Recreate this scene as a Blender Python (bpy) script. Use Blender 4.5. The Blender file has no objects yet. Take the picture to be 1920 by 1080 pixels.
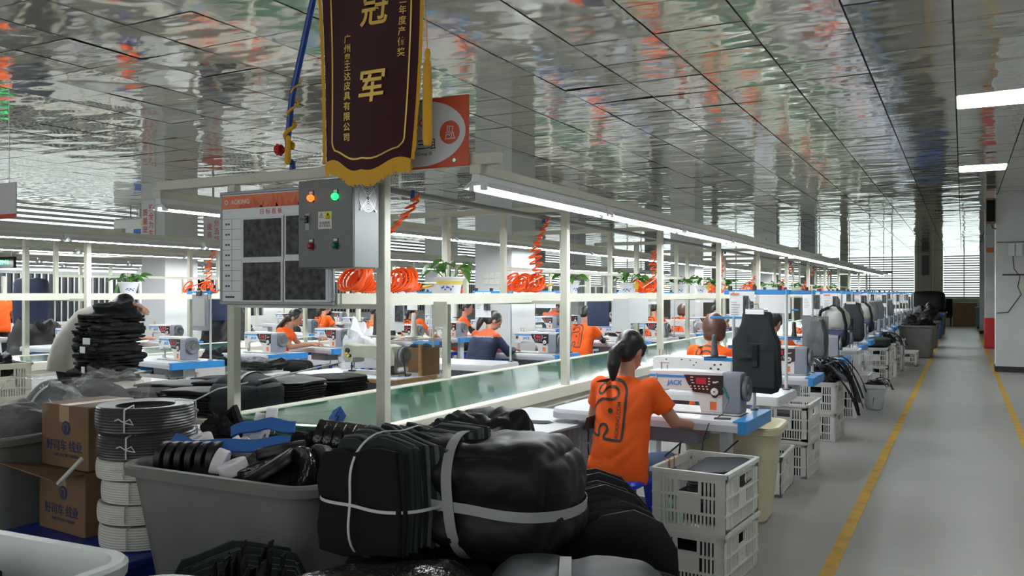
import bpy, bmesh, math, random
from mathutils import Vector, Matrix, Euler, noise
from mathutils.bvhtree import BVHTree

SC = bpy.context.scene
COL = SC.collection
PI = math.pi
R = math.radians
ORD = ['first', 'second', 'third', 'fourth', 'fifth', 'sixth', 'seventh', 'eighth', 'ninth', 'tenth', 'eleventh', 'twelfth',
       'thirteenth', 'fourteenth', 'fifteenth', 'sixteenth', 'seventeenth', 'eighteenth', 'nineteenth', 'twentieth', 'twenty-first',
       'twenty-second', 'twenty-third', 'twenty-fourth']
CAM = (0.0, 0.0, 1.55)


def T(x=0, y=0, z=0, rx=0, ry=0, rz=0, s=1):
    return Matrix.Translation((x, y, z)) @ Euler((R(rx), R(ry), R(rz))).to_matrix().to_4x4() @ Matrix.Scale(s, 4)


def frame_from(d):
    d = Vector(d).normalized()
    a = Vector((0, 0, 1)) if abs(d.z) < 0.9 else Vector((1, 0, 0))
    u = d.cross(a).normalized()
    return u, d.cross(u).normalized(), d


class MB:
    """collects shapes and links them as ONE mesh object"""

    def __init__(s):
        s.v, s.f, s.m = [], [], []
        s.mi = 0
        s.X = Matrix.Identity(4)

    def add(s, vs, fs):
        b = len(s.v)
        X = s.X
        s.v += [X @ Vector(p) for p in vs]
        s.f += [[b + i for i in f] for f in fs]
        s.m += [s.mi] * len(fs)
        return s

    def box(s, x0, x1, y0, y1, z0, z1, b=0):
        if b <= 0:
            return s.add([(x0, y0, z0), (x1, y0, z0), (x1, y1, z0), (x0, y1, z0), (x0, y0, z1), (x1, y0, z1), (x1, y1, z1), (x0, y1, z1)],
                         [(3, 2, 1, 0), (4, 5, 6, 7), (0, 1, 5, 4), (1, 2, 6, 5), (2, 3, 7, 6), (3, 0, 4, 7)])
        lo, hi = (x0, y0, z0), (x1, y1, z1)
        b = min(b, (x1 - x0) * .49, (y1 - y0) * .49, (z1 - z0) * .49)
        vs, idx = [], {}
        for cx in (0, 1):
            for cy in (0, 1):
                for cz in (0, 1):
                    c = (cx, cy, cz)
                    for ax in range(3):
                        p = []
                        for k in range(3):
                            e = hi[k] if c[k] else lo[k]
                            if k != ax:
                                e += -b if c[k] else b
                            p.append(e)
                        idx[(c, ax)] = len(vs)
                        vs.append(p)
        fs = []
        for ax in range(3):
            o = [k for k in range(3) if k != ax]
            for sd in (0, 1):
                q = []
                for (i, j) in ((0, 0), (1, 0), (1, 1), (0, 1)):
                    c = [0, 0, 0]
                    c[ax], c[o[0]], c[o[1]] = sd, i, j
                    q.append(idx[(tuple(c), ax)])
                flip = (sd == 0) ^ (ax == 1)
                fs.append(q[::-1] if flip else q)
        cen = Vector(((x0 + x1) / 2, (y0 + y1) / 2, (z0 + z1) / 2))
        for ax in range(3):
            o = [k for k in range(3) if k != ax]
            for i in (0, 1):
                for j in (0, 1):
                    c0, c1 = [0, 0, 0], [0, 0, 0]
                    c0[ax], c1[ax] = 0, 1
                    c0[o[0]] = c1[o[0]] = i
                    c0[o[1]] = c1[o[1]] = j
                    c0, c1 = tuple(c0), tuple(c1)
                    q = [idx[(c0, o[0])], idx[(c0, o[1])], idx[(c1, o[1])], idx[(c1, o[0])]]
                    fs.append(s._out(vs, q, cen))
        for c in [(i, j, k) for i in (0, 1) for j in (0, 1) for k in (0, 1)]:
            fs.append(s._out(vs, [idx[(c, 0)], idx[(c, 1)], idx[(c, 2)]], cen))
        return s.add(vs, fs)

    @staticmethod
    def _out(vs, q, cen):
        a, b, c = (Vector(vs[i]) for i in q[:3])
        return q if (b - a).cross(c - a).dot(a - cen) > 0 else q[::-1]

    def cb(s, cx, cy, cz, sx, sy, sz, b=0):
        return s.box(cx - sx / 2, cx + sx / 2, cy - sy / 2, cy + sy / 2, cz - sz / 2, cz + sz / 2, b)

    def rings(s, rings, cap=True, closed=True, loop=False):
        n = len(rings[0])
        vs = [p for r in rings for p in r]
        fs = []
        m = len(rings)
        for i in range(m if loop else m - 1):
            a, b = i * n, ((i + 1) % m) * n
            for j in range(n if closed else n - 1):
                k = (j + 1) % n
                fs.append((a + j, a + k, b + k, b + j))
        if cap and not loop:
            fs.append(list(range(n))[::-1])
            fs.append([(m - 1) * n + i for i in range(n)])
        return s.add(vs, fs)

    def cyl(s, p0, p1, r0, r1=None, n=12, cap=True):
        p0, p1 = Vector(p0), Vector(p1)
        r1 = r0 if r1 is None else r1
        u, w, d = frame_from(p1 - p0)
        ring = lambda p, r: [p + (u * math.cos(2 * PI * i / n) + w * math.sin(2 * PI * i / n)) * r for i in range(n)]
        return s.rings([ring(p0, r0), ring(p1, r1)], cap)

    def capsule(s, p0, p1, r0, r1=None, n=12, k=4):
        p0, p1 = Vector(p0), Vector(p1)
        r1 = r0 if r1 is None else r1
        u, w, d = frame_from(p1 - p0)
        rr = []
        for i in range(k + 1):
            a = -PI / 2 + PI / 2 * i / k
            rr.append((p0 + d * (math.sin(a) * r0), max(math.cos(a) * r0, r0 * .02)))
        for i in range(k + 1):
            a = PI / 2 * i / k
            rr.append((p1 + d * (math.sin(a) * r1), max(math.cos(a) * r1, r1 * .02)))
        return s.rings([[p + (u * math.cos(2 * PI * i / n) + w * math.sin(2 * PI * i / n)) * r for i in range(n)] for p, r in rr])

    def tube(s, path, r, n=8, closed=False, flat=None):
        """sweep along a path; flat=(w, t) gives a ribbon section"""
        P = [Vector(p) for p in path]
        m = len(P)
        tan = []
        for i in range(m):
            a = P[(i - 1) % m] if closed or i > 0 else P[i]
            b = P[(i + 1) % m] if closed or i < m - 1 else P[i]
            tan.append((b - a).normalized() if (b - a).length > 1e-9 else Vector((0, 0, 1)))
        u, w, _ = frame_from(tan[0])
        rings = []
        for i in range(m):
            u = (u - tan[i] * u.dot(tan[i])).normalized()
            w = tan[i].cross(u)
            rad = r[i] if isinstance(r, (list, tuple)) else r
            rings.append([P[i] + (u * math.cos(2 * PI * j / n) + w * math.sin(2 * PI * j / n)) * rad for j in range(n)])
        return s.rings(rings, not closed, True, closed)

    def ribbon(s, path, nrm, w, t, closed=False):
        P = [Vector(p) for p in path]
        m = len(P)
        rings = []
        for i in range(m):
            a = P[(i - 1) % m] if closed or i > 0 else P[i]
            b = P[(i + 1) % m] if closed or i < m - 1 else P[i]
            d = (b - a).normalized()
            nn = Vector(nrm[i] if isinstance(nrm, list) else nrm)
            nn = (nn - d * nn.dot(d)).normalized()
            sd = d.cross(nn)
            rings.append([P[i] - sd * w / 2, P[i] + sd * w / 2, P[i] + sd * w / 2 + nn * t, P[i] - sd * w / 2 + nn * t])
        return s.rings(rings, not closed, True, closed)

    def lathe(s, prof, n=24, at=(0, 0, 0), ax='z', cap=True, loop=False):
        rr = []
        for r, z in prof:
            ring = []
            for i in range(n):
                a = 2 * PI * i / n
                c, d = r * math.cos(a), r * math.sin(a)
                p = {'z': (c, d, z), 'x': (z, c, d), 'y': (d, z, c)}[ax]
                ring.append((p[0] + at[0], p[1] + at[1], p[2] + at[2]))
            rr.append(ring)
        return s.rings(rr, cap, True, loop)

    def prism(s, poly, a0, a1, plane='xz'):
        if plane == 'xz':
            f = lambda p, a: (p[0], a, p[1])
        elif plane == 'xy':
            f = lambda p, a: (p[0], p[1], a)
        else:
            f = lambda p, a: (a, p[0], p[1])
        return s.rings([[f(p, a0) for p in poly], [f(p, a1) for p in poly]])

    def ball(s, c, rx, ry=None, rz=None, nu=14, nv=9):
        ry = rx if ry is None else ry
        rz = rx if rz is None else rz
        rr = []
        for i in range(nv + 1):
            a = -PI / 2 + PI * i / nv
            q = max(math.cos(a), .02)
            rr.append([(c[0] + rx * q * math.cos(2 * PI * j / nu), c[1] + ry * q * math.sin(2 * PI * j / nu), c[2] + rz * math.sin(a)) for j in range(nu)])
        return s.rings(rr)

    def grid(s, fn, nu, nv):
        vs = [fn(i / nu, j / nv) for j in range(nv + 1) for i in range(nu + 1)]
        fs = []
        for j in range(nv):
            for i in range(nu):
                a = j * (nu + 1) + i
                fs.append((a, a + 1, a + nu + 2, a + nu + 1))
        return s.add(vs, fs)

    def quad(s, a, b, c, d):
        return s.add([a, b, c, d], [(0, 1, 2, 3)])

    def text(s, body, size, X, ext=0.0, align='CENTER', spacing=1.0, bold=0.0, shear=0.0):
        vs, fs = text_geo(body, size, ext, align, spacing, bold, shear)
        old = s.X
        s.X = old @ X
        s.add(vs, fs)
        s.X = old
        return s

    def mesh(s, name, mats, smooth=35, recalc=True, weld=0):
        me = bpy.data.meshes.new(name)
        me.from_pydata([tuple(p) for p in s.v], [], s.f)
        for k in (mats if isinstance(mats, (list, tuple)) else [mats]):
            me.materials.append(k)
        if any(s.m):
            me.polygons.foreach_set('material_index', s.m)
        if recalc or weld:
            bm = bmesh.new()
            bm.from_mesh(me)
            if weld:
                bmesh.ops.remove_doubles(bm, verts=bm.verts, dist=weld)
            if recalc:
                bmesh.ops.recalc_face_normals(bm, faces=bm.faces)
            bm.to_mesh(me)
            bm.free()
        if smooth:
            me.shade_smooth()
            me.set_sharp_from_angle(angle=R(smooth))
        me.update()
        return me

    def build(s, name, mats, parent=None, smooth=35, recalc=True, weld=0):
        o = bpy.data.objects.new(name, s.mesh(name, mats, smooth, recalc, weld))
        COL.objects.link(o)
        if parent is not None:
            o.parent = parent
        return o


_tc = {}


def text_geo(body, size, ext, align, spacing, bold, shear):
    key = (body, size, ext, align, spacing, bold, shear)
    if key in _tc:
        return _tc[key]
    cu = bpy.data.curves.new('lettering', 'FONT')
    cu.body = body
    cu.size = size
    cu.extrude = ext
    cu.align_x = align
    cu.align_y = 'CENTER'
    cu.space_line = spacing
    cu.offset = bold
    cu.shear = shear
    cu.resolution_u = 3
    ob = bpy.data.objects.new('lettering', cu)
    COL.objects.link(ob)
    dg = bpy.context.evaluated_depsgraph_get()
    ev = ob.evaluated_get(dg)
    me = ev.to_mesh()
    vs = [tuple(v.co) for v in me.vertices]
    fs = [tuple(p.vertices) for p in me.polygons]
    ev.to_mesh_clear()
    bpy.data.objects.remove(ob)
    bpy.data.curves.remove(cu)
    _tc[key] = (vs, fs)
    return vs, fs


def tag(o, label=None, cat=None, group=None, kind=None):
    if label:
        o['label'] = label
    if cat:
        o['category'] = cat
    if group:
        o['group'] = group
    if kind:
        o['kind'] = kind
    return o


def thing(name, label, cat, loc=(0, 0, 0), rz=0, group=None):
    o = bpy.data.objects.new(name, None)
    o.empty_display_size = .1
    COL.objects.link(o)
    o.location = loc
    o.rotation_euler = (0, 0, R(rz))
    return tag(o, label, cat, group)


def place(o, loc, rz=0, rx=0, ry=0):
    o.location = loc
    o.rotation_euler = (R(rx), R(ry), R(rz))
    return o


_kids = {}


def kids(o):
    return [c for c in bpy.data.objects if c.parent is o]


def dup(root, loc, rz=0, label=None, group=None, scale=None, skip=()):
    """a copy of a thing with copies of its parts and sub-parts"""
    if root.name not in _kids:
        _kids[root.name] = [(c, kids(c)) for c in kids(root)]
    r = root.copy()
    COL.objects.link(r)
    r.location = loc
    r.rotation_euler = (0, 0, R(rz))
    if scale:
        r.scale = (scale,) * 3 if not isinstance(scale, tuple) else scale
    tag(r, label, None, group)
    for c, gs in _kids[root.name]:
        if c.name.split('.')[0] in skip:
            continue
        d = c.copy()
        COL.objects.link(d)
        d.parent = r
        for g in gs:
            e = g.copy()
            COL.objects.link(e)
            e.parent = d
    return r


# ------------------------------------------------------------------ materials
_mats = {}


def mat(name, col, rough=.5, metal=0, spec=.5, bump=None, var=None, emit=0, ecol=None, coat=0, trans=0, alpha=1, sheen=0, bscale=(1, 1, 1)):
    if name in _mats:
        return _mats[name]
    m = bpy.data.materials.new(name)
    m.use_nodes = True
    nt = m.node_tree
    b = nt.nodes['Principled BSDF']
    I = b.inputs
    c = (*col, 1)
    I['Base Color'].default_value = c
    I['Roughness'].default_value = rough
    I['Metallic'].default_value = metal
    I['Specular IOR Level'].default_value = spec
    I['Coat Weight'].default_value = coat
    I['Coat Roughness'].default_value = .05
    I['Transmission Weight'].default_value = trans
    I['Alpha'].default_value = alpha
    I['Sheen Weight'].default_value = sheen
    if emit:
        I['Emission Strength'].default_value = emit
        I['Emission Color'].default_value = (*(ecol or col), 1)
    tc = None
    if bump or var:
        tc = nt.nodes.new('ShaderNodeTexCoord')
        mp = nt.nodes.new('ShaderNodeMapping')
        mp.inputs['Scale'].default_value = bscale
        nt.links.new(tc.outputs['Object'], mp.inputs['Vector'])
    if bump:
        n = nt.nodes.new('ShaderNodeTexNoise')
        n.inputs['Scale'].default_value = bump[0]
        n.inputs['Detail'].default_value = bump[3] if len(bump) > 3 else 3
        nt.links.new(mp.outputs[0], n.inputs['Vector'])
        bp = nt.nodes.new('ShaderNodeBump')
        bp.inputs['Strength'].default_value = bump[1]
        bp.inputs['Distance'].default_value = bump[2] if len(bump) > 2 else .01
        nt.links.new(n.outputs['Fac'], bp.inputs['Height'])
        nt.links.new(bp.outputs[0], I['Normal'])
    if var:
        n = nt.nodes.new('ShaderNodeTexNoise')
        n.inputs['Scale'].default_value = var[0]
        n.inputs['Detail'].default_value = 5
        nt.links.new(mp.outputs[0], n.inputs['Vector'])
        cr = nt.nodes.new('ShaderNodeValToRGB')
        cr.color_ramp.elements[0].position = .3
        cr.color_ramp.elements[1].position = .7
        cr.color_ramp.elements[0].color = tuple(max(0, x * (1 - var[1])) for x in col) + (1,)
        cr.color_ramp.elements[1].color = tuple(min(1, x * (1 + var[1])) for x in col) + (1,)
        nt.links.new(n.outputs['Fac'], cr.inputs[0])
        nt.links.new(cr.outputs[0], I['Base Color'])
    _mats[name] = m
    return m


M = {}
M['cream'] = mat('cream_steel', (.62, .62, .52), .42, var=(3, .05))
M['white_steel'] = mat('white_steel', (.74, .76, .76), .4)
M['alu'] = mat('aluminium', (.62, .64, .65), .35, .8)
M['chrome'] = mat('chrome', (.8, .8, .8), .15, 1)
M['dark_steel'] = mat('dark_steel', (.05, .05, .05), .4, .6)
M['mid_steel'] = mat('grey_steel', (.2, .21, .21), .4, .4)
M['belt'] = mat('green_belt', (.004, .085, .042), .13, 0, .8, bump=(1.2, .06, .006), coat=.3)
M['lamp_white'] = mat('lamp_enamel', (.75, .77, .78), .4)
M['tube'] = mat('lit_tube', (1, 1, 1), .5, emit=46, ecol=(.93, .97, 1))
M['panel_light'] = mat('lit_panel', (1, 1, 1), .5, emit=13, ecol=(.96, 1, .99))
M['table_top'] = mat('table_laminate', (.74, .76, .8), .28)
M['table_edge'] = mat('table_edge', (.52, .54, .6), .4)
M['blue'] = mat('blue_plastic', (.03, .27, .66), .35)
M['leg'] = mat('table_leg_paint', (.62, .66, .68), .4)
M['mach_white'] = mat('machine_white', (.78, .78, .78), .3)
M['mach_grey'] = mat('machine_grey', (.25, .27, .32), .4)
M['mach_panel'] = mat('machine_panel', (.035, .018, .02), .25)
M['wheel'] = mat('wheel_grey', (.14, .15, .16), .35)
M['old_mach'] = mat('old_machine_paint', (.36, .37, .3), .35, var=(9, .12))
M['disp_red'] = mat('red_display', (.3, .015, .03), .3, emit=.06, ecol=(.9, .03, .06))
M['black'] = mat('black_plastic', (.012, .012, .013), .35)
M['black_rubber'] = mat('black_rubber', (.02, .02, .02), .7)
M['crate'] = mat('white_crate_plastic', (.72, .72, .69), .4, var=(14, .05))
M['crate_cream'] = mat('cream_crate_plastic', (.6, .58, .45), .45, var=(14, .05))
M['tub'] = mat('grey_tub_plastic', (.155, .16, .148), .45, var=(4, .1), bump=(2, .15, .01))
M['tub_white'] = mat('white_tub_plastic', (.62, .67, .67), .35, var=(4, .06))
M['tub_cream'] = mat('cream_tub_plastic', (.68, .63, .42), .45, var=(4, .06))
M['tub_blue'] = mat('blue_tub_plastic', (.03, .12, .5), .4)
M['pallet'] = mat('blue_pallet_plastic', (.01, .03, .24), .45)
M['stool'] = mat('blue_stool_plastic', (.015, .05, .55), .35)
M['fabric'] = mat('black_fabric', (.008, .0085, .01), .8, spec=.2, bump=(40, .25, .004), sheen=0)
M['fabric_s'] = mat('black_nylon', (.009, .009, .0105), .5, spec=.28, bump=(14, .35, .006), sheen=0)
M['fabric_g'] = mat('charcoal_fabric', (.026, .031, .034), .85, spec=.2, bump=(30, .3, .004), sheen=0)
M['fabric_grey'] = mat('grey_fabric', (.085, .095, .1), .8, bump=(30, .3, .004), sheen=0)
M['fabric_lt'] = mat('light_grey_fabric', (.36, .38, .36), .8, bump=(30, .3, .004))
M['fabric_slate'] = mat('slate_coated_fabric', (.022, .026, .033), .55, spec=.25, bump=(6, .3, .01))
M['navy'] = mat('navy_fabric', (.02, .03, .07), .8, bump=(25, .3, .004))
M['strap'] = mat('grey_strap', (.33, .34, .33), .6)
M['twine'] = mat('white_twine', (.6, .6, .57), .6)
M['orange'] = mat('orange_cotton', (.93, .118, .006), .8, bump=(11, .5, .012, 4), sheen=0)
M['orange_d'] = mat('orange_red_cotton', (.66, .1, .03), .8, bump=(11, .5, .012, 4))
M['print'] = mat('print_dark', (.035, .03, .03), .7)
M['skin'] = mat('skin', (.48, .25, .17), .5, spec=.35)
M['hair'] = mat('black_hair', (.012, .01, .011), .42, bump=(60, .5, .004), bscale=(1, 1, .15))
M['hair_b'] = mat('brown_hair', (.07, .03, .018), .42, bump=(60, .5, .004), bscale=(1, 1, .15))
M['denim'] = mat('denim', (.11, .17, .29), .8, bump=(25, .4, .004))
M['dark_cloth'] = mat('dark_trousers', (.015, .016, .02), .8, bump=(20, .3, .004))
M['white_cloth'] = mat('white_shirt', (.55, .53, .49), .8, bump=(9, .5, .012, 4))
M['navy_cloth'] = mat('navy_jacket', (.013, .022, .055), .75, bump=(11, .4, .01, 4))
M['grey_trim'] = mat('grey_trim_cloth', (.3, .29, .27), .8)
M['paper'] = mat('white_paper', (.8, .82, .84), .6)
M['ink'] = mat('dark_ink', (.05, .05, .055), .6)
M['photo_g'] = mat('photo_grey', (.055, .055, .06), .45, var=(22, .95), spec=.25)
M['hose'] = mat('orange_hose', (.95, .1, .005), .3)
M['brass'] = mat('brass', (.6, .38, .1), .3, 1)
M['leaf'] = mat('pothos_leaf', (.05, .19, .02), .35, var=(6, .35))
M['leaf_y'] = mat('yellow_leaf', (.55, .33, .02), .5)
M['pot'] = mat('white_pot', (.74, .76, .78), .3)
M['pot_blue'] = mat('pot_blue_print', (.05, .08, .42), .4)
M['pot_yellow'] = mat('pot_yellow_band', (.75, .6, .15), .4)
M['soil'] = mat('soil', (.04, .03, .02), .9)
M['card'] = mat('cardboard', (.18, .1, .048), .75, var=(5, .1))
M['tape'] = mat('packing_tape', (.38, .25, .13), .25)
M['wood'] = mat('brown_wood', (.3, .16, .06), .5, var=(9, .25), bscale=(1, 6, 6))
M['card_edge'] = mat('box_print', (.02, .03, .1), .7)
M['red'] = mat('red_paint', (.55, .02, .02), .45)
M['sign_orange'] = mat('sign_orange', (.62, .085, .025), .4)
M['sign_orange_l'] = mat('sign_orange_light', (.75, .17, .05), .4)
M['sign_white'] = mat('sign_white', (.7, .7, .71), .35)
M['maroon'] = mat('maroon_velvet', (.045, .004, .009), .85, sheen=.3)
M['gold'] = mat('gold_print', (.72, .47, .09), .4, .3)
M['fringe'] = mat('yellow_fringe', (.78, .4, .02), .6, bump=(90, .6, .004), bscale=(1, 1, .1))
M['pipe_blue'] = mat('blue_pipe', (.008, .06, .32), .35)
M['cab_grey'] = mat('cabinet_grey', (.13, .14, .137), .4, .1)
M['cab_side'] = mat('cabinet_side_grey', (.3, .33, .33), .4, .1)
M['board_frame'] = mat('board_frame_grey', (.3, .32, .34), .4, .3)
M['lamp_red'] = mat('lit_red_lamp', (.9, .1, .02), .2, emit=2.5, ecol=(1, .09, .01))
M['lamp_green'] = mat('lit_green_lamp', (.02, .8, .15), .2, emit=1.6, ecol=(.02, 1, .15))
M['btn_red'] = mat('red_button', (.35, .01, .03), .3)
M['btn_green'] = mat('green_button', (.005, .13, .07), .3)
M['yellow'] = mat('yellow_label', (.75, .68, .03), .5)
M['plastic_clear'] = mat('clear_plastic_film', (.8, .83, .85), .12, spec=.9, alpha=.14, bump=(7, .9, .03, 3))
M['wrap'] = mat('shrink_wrap', (.85, .87, .9), .06, spec=1, alpha=.03, bump=(16, 1, .03, 4))
M['plastic_black'] = mat('black_shiny_plastic', (.01, .01, .011), .18, spec=.6, bump=(11, .8, .03, 4))
M['elastic'] = mat('black_webbing', (.011, .011, .0125), .45, bump=(60, .5, .004))
M['white_roll'] = mat('white_webbing', (.7, .68, .72), .6, bump=(60, .4, .003))
M['coil_white'] = mat('white_piping_coil', (.62, .61, .56), .5, bump=(5, .2, .004))
M['coil_black'] = mat('black_piping_coil', (.014, .014, .016), .3)
M['blue_cloth'] = mat('blue_cloth', (.03, .13, .42), .6, bump=(12, .4, .008))
M['mint'] = mat('mint_plastic', (.3, .6, .5), .4)
M['pink'] = mat('pink_cloth', (.7, .2, .42), .8)
M['teal'] = mat('teal_paint', (.1, .25, .25), .4)
M['outlet'] = mat('outlet_plastic', (.68, .68, .62), .4)
M['plinth'] = mat('black_plinth', (.02, .02, .02), .5)
# ------------------------------------------------------------------ the setting
CEIL = 3.5
FAR = 47.0
LEFT = -18.3


def struct(name, mb, mats, **k):
    o = mb.build(name, mats, **k)
    o['kind'] = 'structure'
    return o


def floor_material():
    m = bpy.data.materials.new('concrete_floor')
    m.use_nodes = True
    nt = m.node_tree
    b = nt.nodes['Principled BSDF']
    tc = nt.nodes.new('ShaderNodeTexCoord')
    n1 = nt.nodes.new('ShaderNodeTexNoise')
    n1.inputs['Scale'].default_value = .9
    n1.inputs['Detail'].default_value = 8
    n1.inputs['Roughness'].default_value = .65
    nt.links.new(tc.outputs['Object'], n1.inputs['Vector'])
    cr = nt.nodes.new('ShaderNodeValToRGB')
    cr.color_ramp.elements[0].position = .3
    cr.color_ramp.elements[0].color = (.29, .29, .275, 1)
    cr.color_ramp.elements[1].position = .72
    cr.color_ramp.elements[1].color = (.4, .4, .385, 1)
    nt.links.new(n1.outputs['Fac'], cr.inputs[0])
    n2 = nt.nodes.new('ShaderNodeTexNoise')
    n2.inputs['Scale'].default_value = 26
    n2.inputs['Detail'].default_value = 4
    nt.links.new(tc.outputs['Object'], n2.inputs['Vector'])
    cr2 = nt.nodes.new('ShaderNodeValToRGB')
    cr2.color_ramp.elements[0].position = .66
    cr2.color_ramp.elements[0].color = (0, 0, 0, 1)
    cr2.color_ramp.elements[1].position = .78
    cr2.color_ramp.elements[1].color = (.35, .35, .35, 1)
    nt.links.new(n2.outputs['Fac'], cr2.inputs[0])
    mx = nt.nodes.new('ShaderNodeMix')
    mx.data_type = 'RGBA'
    nt.links.new(cr2.outputs[0], mx.inputs[0])
    nt.links.new(cr.outputs[0], mx.inputs[6])
    mx.inputs[7].default_value = (.5, .5, .49, 1)
    nt.links.new(mx.outputs[2], b.inputs['Base Color'])
    mr = nt.nodes.new('ShaderNodeMapRange')
    mr.inputs[3].default_value = .2
    mr.inputs[4].default_value = .48
    nt.links.new(n1.outputs['Fac'], mr.inputs[0])
    nt.links.new(mr.outputs[0], b.inputs['Roughness'])
    bp = nt.nodes.new('ShaderNodeBump')
    bp.inputs['Strength'].default_value = .12
    bp.inputs['Distance'].default_value = .01
    nt.links.new(n1.outputs['Fac'], bp.inputs['Height'])
    nt.links.new(bp.outputs[0], b.inputs['Normal'])
    return m


def ceiling_material():
    m = bpy.data.materials.new('glossy_ceiling_panel')
    m.use_nodes = True
    nt = m.node_tree
    b = nt.nodes['Principled BSDF']
    b.inputs['Base Color'].default_value = (.6, .585, .5, 1)
    b.inputs['Metallic'].default_value = .45
    b.inputs['Roughness'].default_value = .075
    b.inputs['Coat Weight'].default_value = .7
    b.inputs['Coat Roughness'].default_value = .03
    tc = nt.nodes.new('ShaderNodeTexCoord')
    mp = nt.nodes.new('ShaderNodeMapping')
    mp.inputs['Scale'].default_value = (1.0, 2.2, 1)
    nt.links.new(tc.outputs['Object'], mp.inputs['Vector'])
    n = nt.nodes.new('ShaderNodeTexNoise')
    n.inputs['Scale'].default_value = 2.2
    n.inputs['Detail'].default_value = 1.0
    n.inputs['Roughness'].default_value = .45
    nt.links.new(mp.outputs[0], n.inputs['Vector'])
    bp = nt.nodes.new('ShaderNodeBump')
    bp.inputs['Strength'].default_value = .4
    bp.inputs['Distance'].default_value = .02
    nt.links.new(n.outputs['Fac'], bp.inputs['Height'])
    nt.links.new(bp.outputs[0], b.inputs['Normal'])
    nt.links.new(bp.outputs[0], b.inputs['Coat Normal'])
    return m


M['floor'] = floor_material()
M['ceiling'] = ceiling_material()
M['wall'] = mat('wall_paint', (.6, .61, .6), .55, var=(2, .04))
M['wall_y'] = mat('wall_paint_warm', (.56, .56, .46), .55, var=(2, .04))
M['column'] = mat('column_paint', (.62, .64, .64), .4, var=(2, .04))
M['groove'] = mat('ceiling_groove', (.03, .026, .022), .7)
M['line_yellow'] = mat('floor_yellow', (.52, .31, .03), .5, var=(7, .25))
M['pane'] = mat('daylight_pane', (.9, .95, .96), .3, emit=1.25, ecol=(.9, 1, .97))
M['pane_dim'] = mat('dim_daylight_pane', (.5, .52, .52), .3, emit=.8, ecol=(.93, 1, .98))
M['blind'] = mat('white_blind_slat', (.42, .46, .45), .4)
M['win_frame'] = mat('window_frame', (.55, .58, .56), .4)
M['dark_gap'] = mat('dark_glass', (.02, .022, .025), .15)

W0, W1, Y0 = LEFT, 3.4, -4.0
struct('floor', MB().box(W0 - .2, W1 + .2, Y0 - .2, FAR + .2, -.12, 0), M['floor'])

# ceiling: backing slab with the glossy panels a hand below it
TS = .665
GX, GY = -.06, 9.5
random.seed(5)
LIGHT_TILES = {(0, -16), (0, -8), (0, 0), (0, 8)}
cm = MB()
cm.mi = 1
cm.box(W0 - .2, W1 + .2, Y0 - .2, FAR + .2, CEIL + .012, CEIL + .13)
cm.mi = 0
ix0, ix1 = int((W0 - GX) / TS) - 1, int((W1 - GX) / TS) + 1
iy0, iy1 = int((Y0 - GY) / TS) - 1, int((FAR - GY) / TS) + 1
for ix in range(ix0, ix1 + 1):
    for iy in range(iy0, iy1 + 1):
        if (ix, iy) in LIGHT_TILES:
            continue
        xa, xb = max(GX + ix * TS + .0065, W0), min(GX + (ix + 1) * TS - .0065, W1)
        ya, yb = max(GY + iy * TS + .004, Y0), min(GY + (iy + 1) * TS - .004, FAR)
        if xb - xa < .03 or yb - ya < .03:
            continue
        tx, ty = random.gauss(0, .0014), random.gauss(0, .0014)
        kx = random.gauss(.001, .004)
        nn = 4

        def fn(u, v, xa=xa, xb=xb, ya=ya, yb=yb, tx=tx, ty=ty, kx=kx):
            du, dv = (u - .5) * 2, (v - .5) * 2
            z = CEIL + tx * du + ty * dv + kx * (1 - du * du) * (1 - dv * dv)
            return (xa + (xb - xa) * u, ya + (yb - ya) * v, min(z, CEIL + .011))
        cm.grid(fn, nn, nn)
struct('ceiling', cm, [M['ceiling'], M['groove']], smooth=40, recalc=False)

# walls
bw = MB()
bw.box(W0 - .2, W1 + .2, Y0 - .2, Y0, 0, 1.1)
bw.box(W0 - .2, W1 + .2, Y0 - .2, Y0, 3.3, CEIL + .1)
for xx in (-18.4, -12.6, -5.8, .9, 3.3):
    bw.box(xx - .3, xx + .3, Y0 - .2, Y0, 1.1, 3.3)
struct('wall_back', bw, M['wall'])
for i, (a, b) in enumerate(((-18.1, -12.9), (-12.3, -6.1), (-5.5, .6), (1.2, 3.0))):  # added glowing panes behind the camera that brighten the front, not known windows
    o = MB().box(a, b, Y0 - .15, Y0 - .13, 1.1, 3.3).build('window_%d' % (i + 20), mat('back_fill_pane', (.9, .95, .96), .3, emit=1.1, ecol=(.95, .98, 1)))
    o['kind'] = 'structure'
    f = MB()
    for k in range(5):
        xx = a + (b - a) * k / 4
        f.box(xx - .03, xx + .03, Y0 - .12, Y0 - .05, 1.1, 3.3)
    f.build('window_frame', M['win_frame'], o)
struct('wall_right', MB().box(W1, W1 + .2, Y0, FAR, 0, CEIL + .1), M['wall'])
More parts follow.
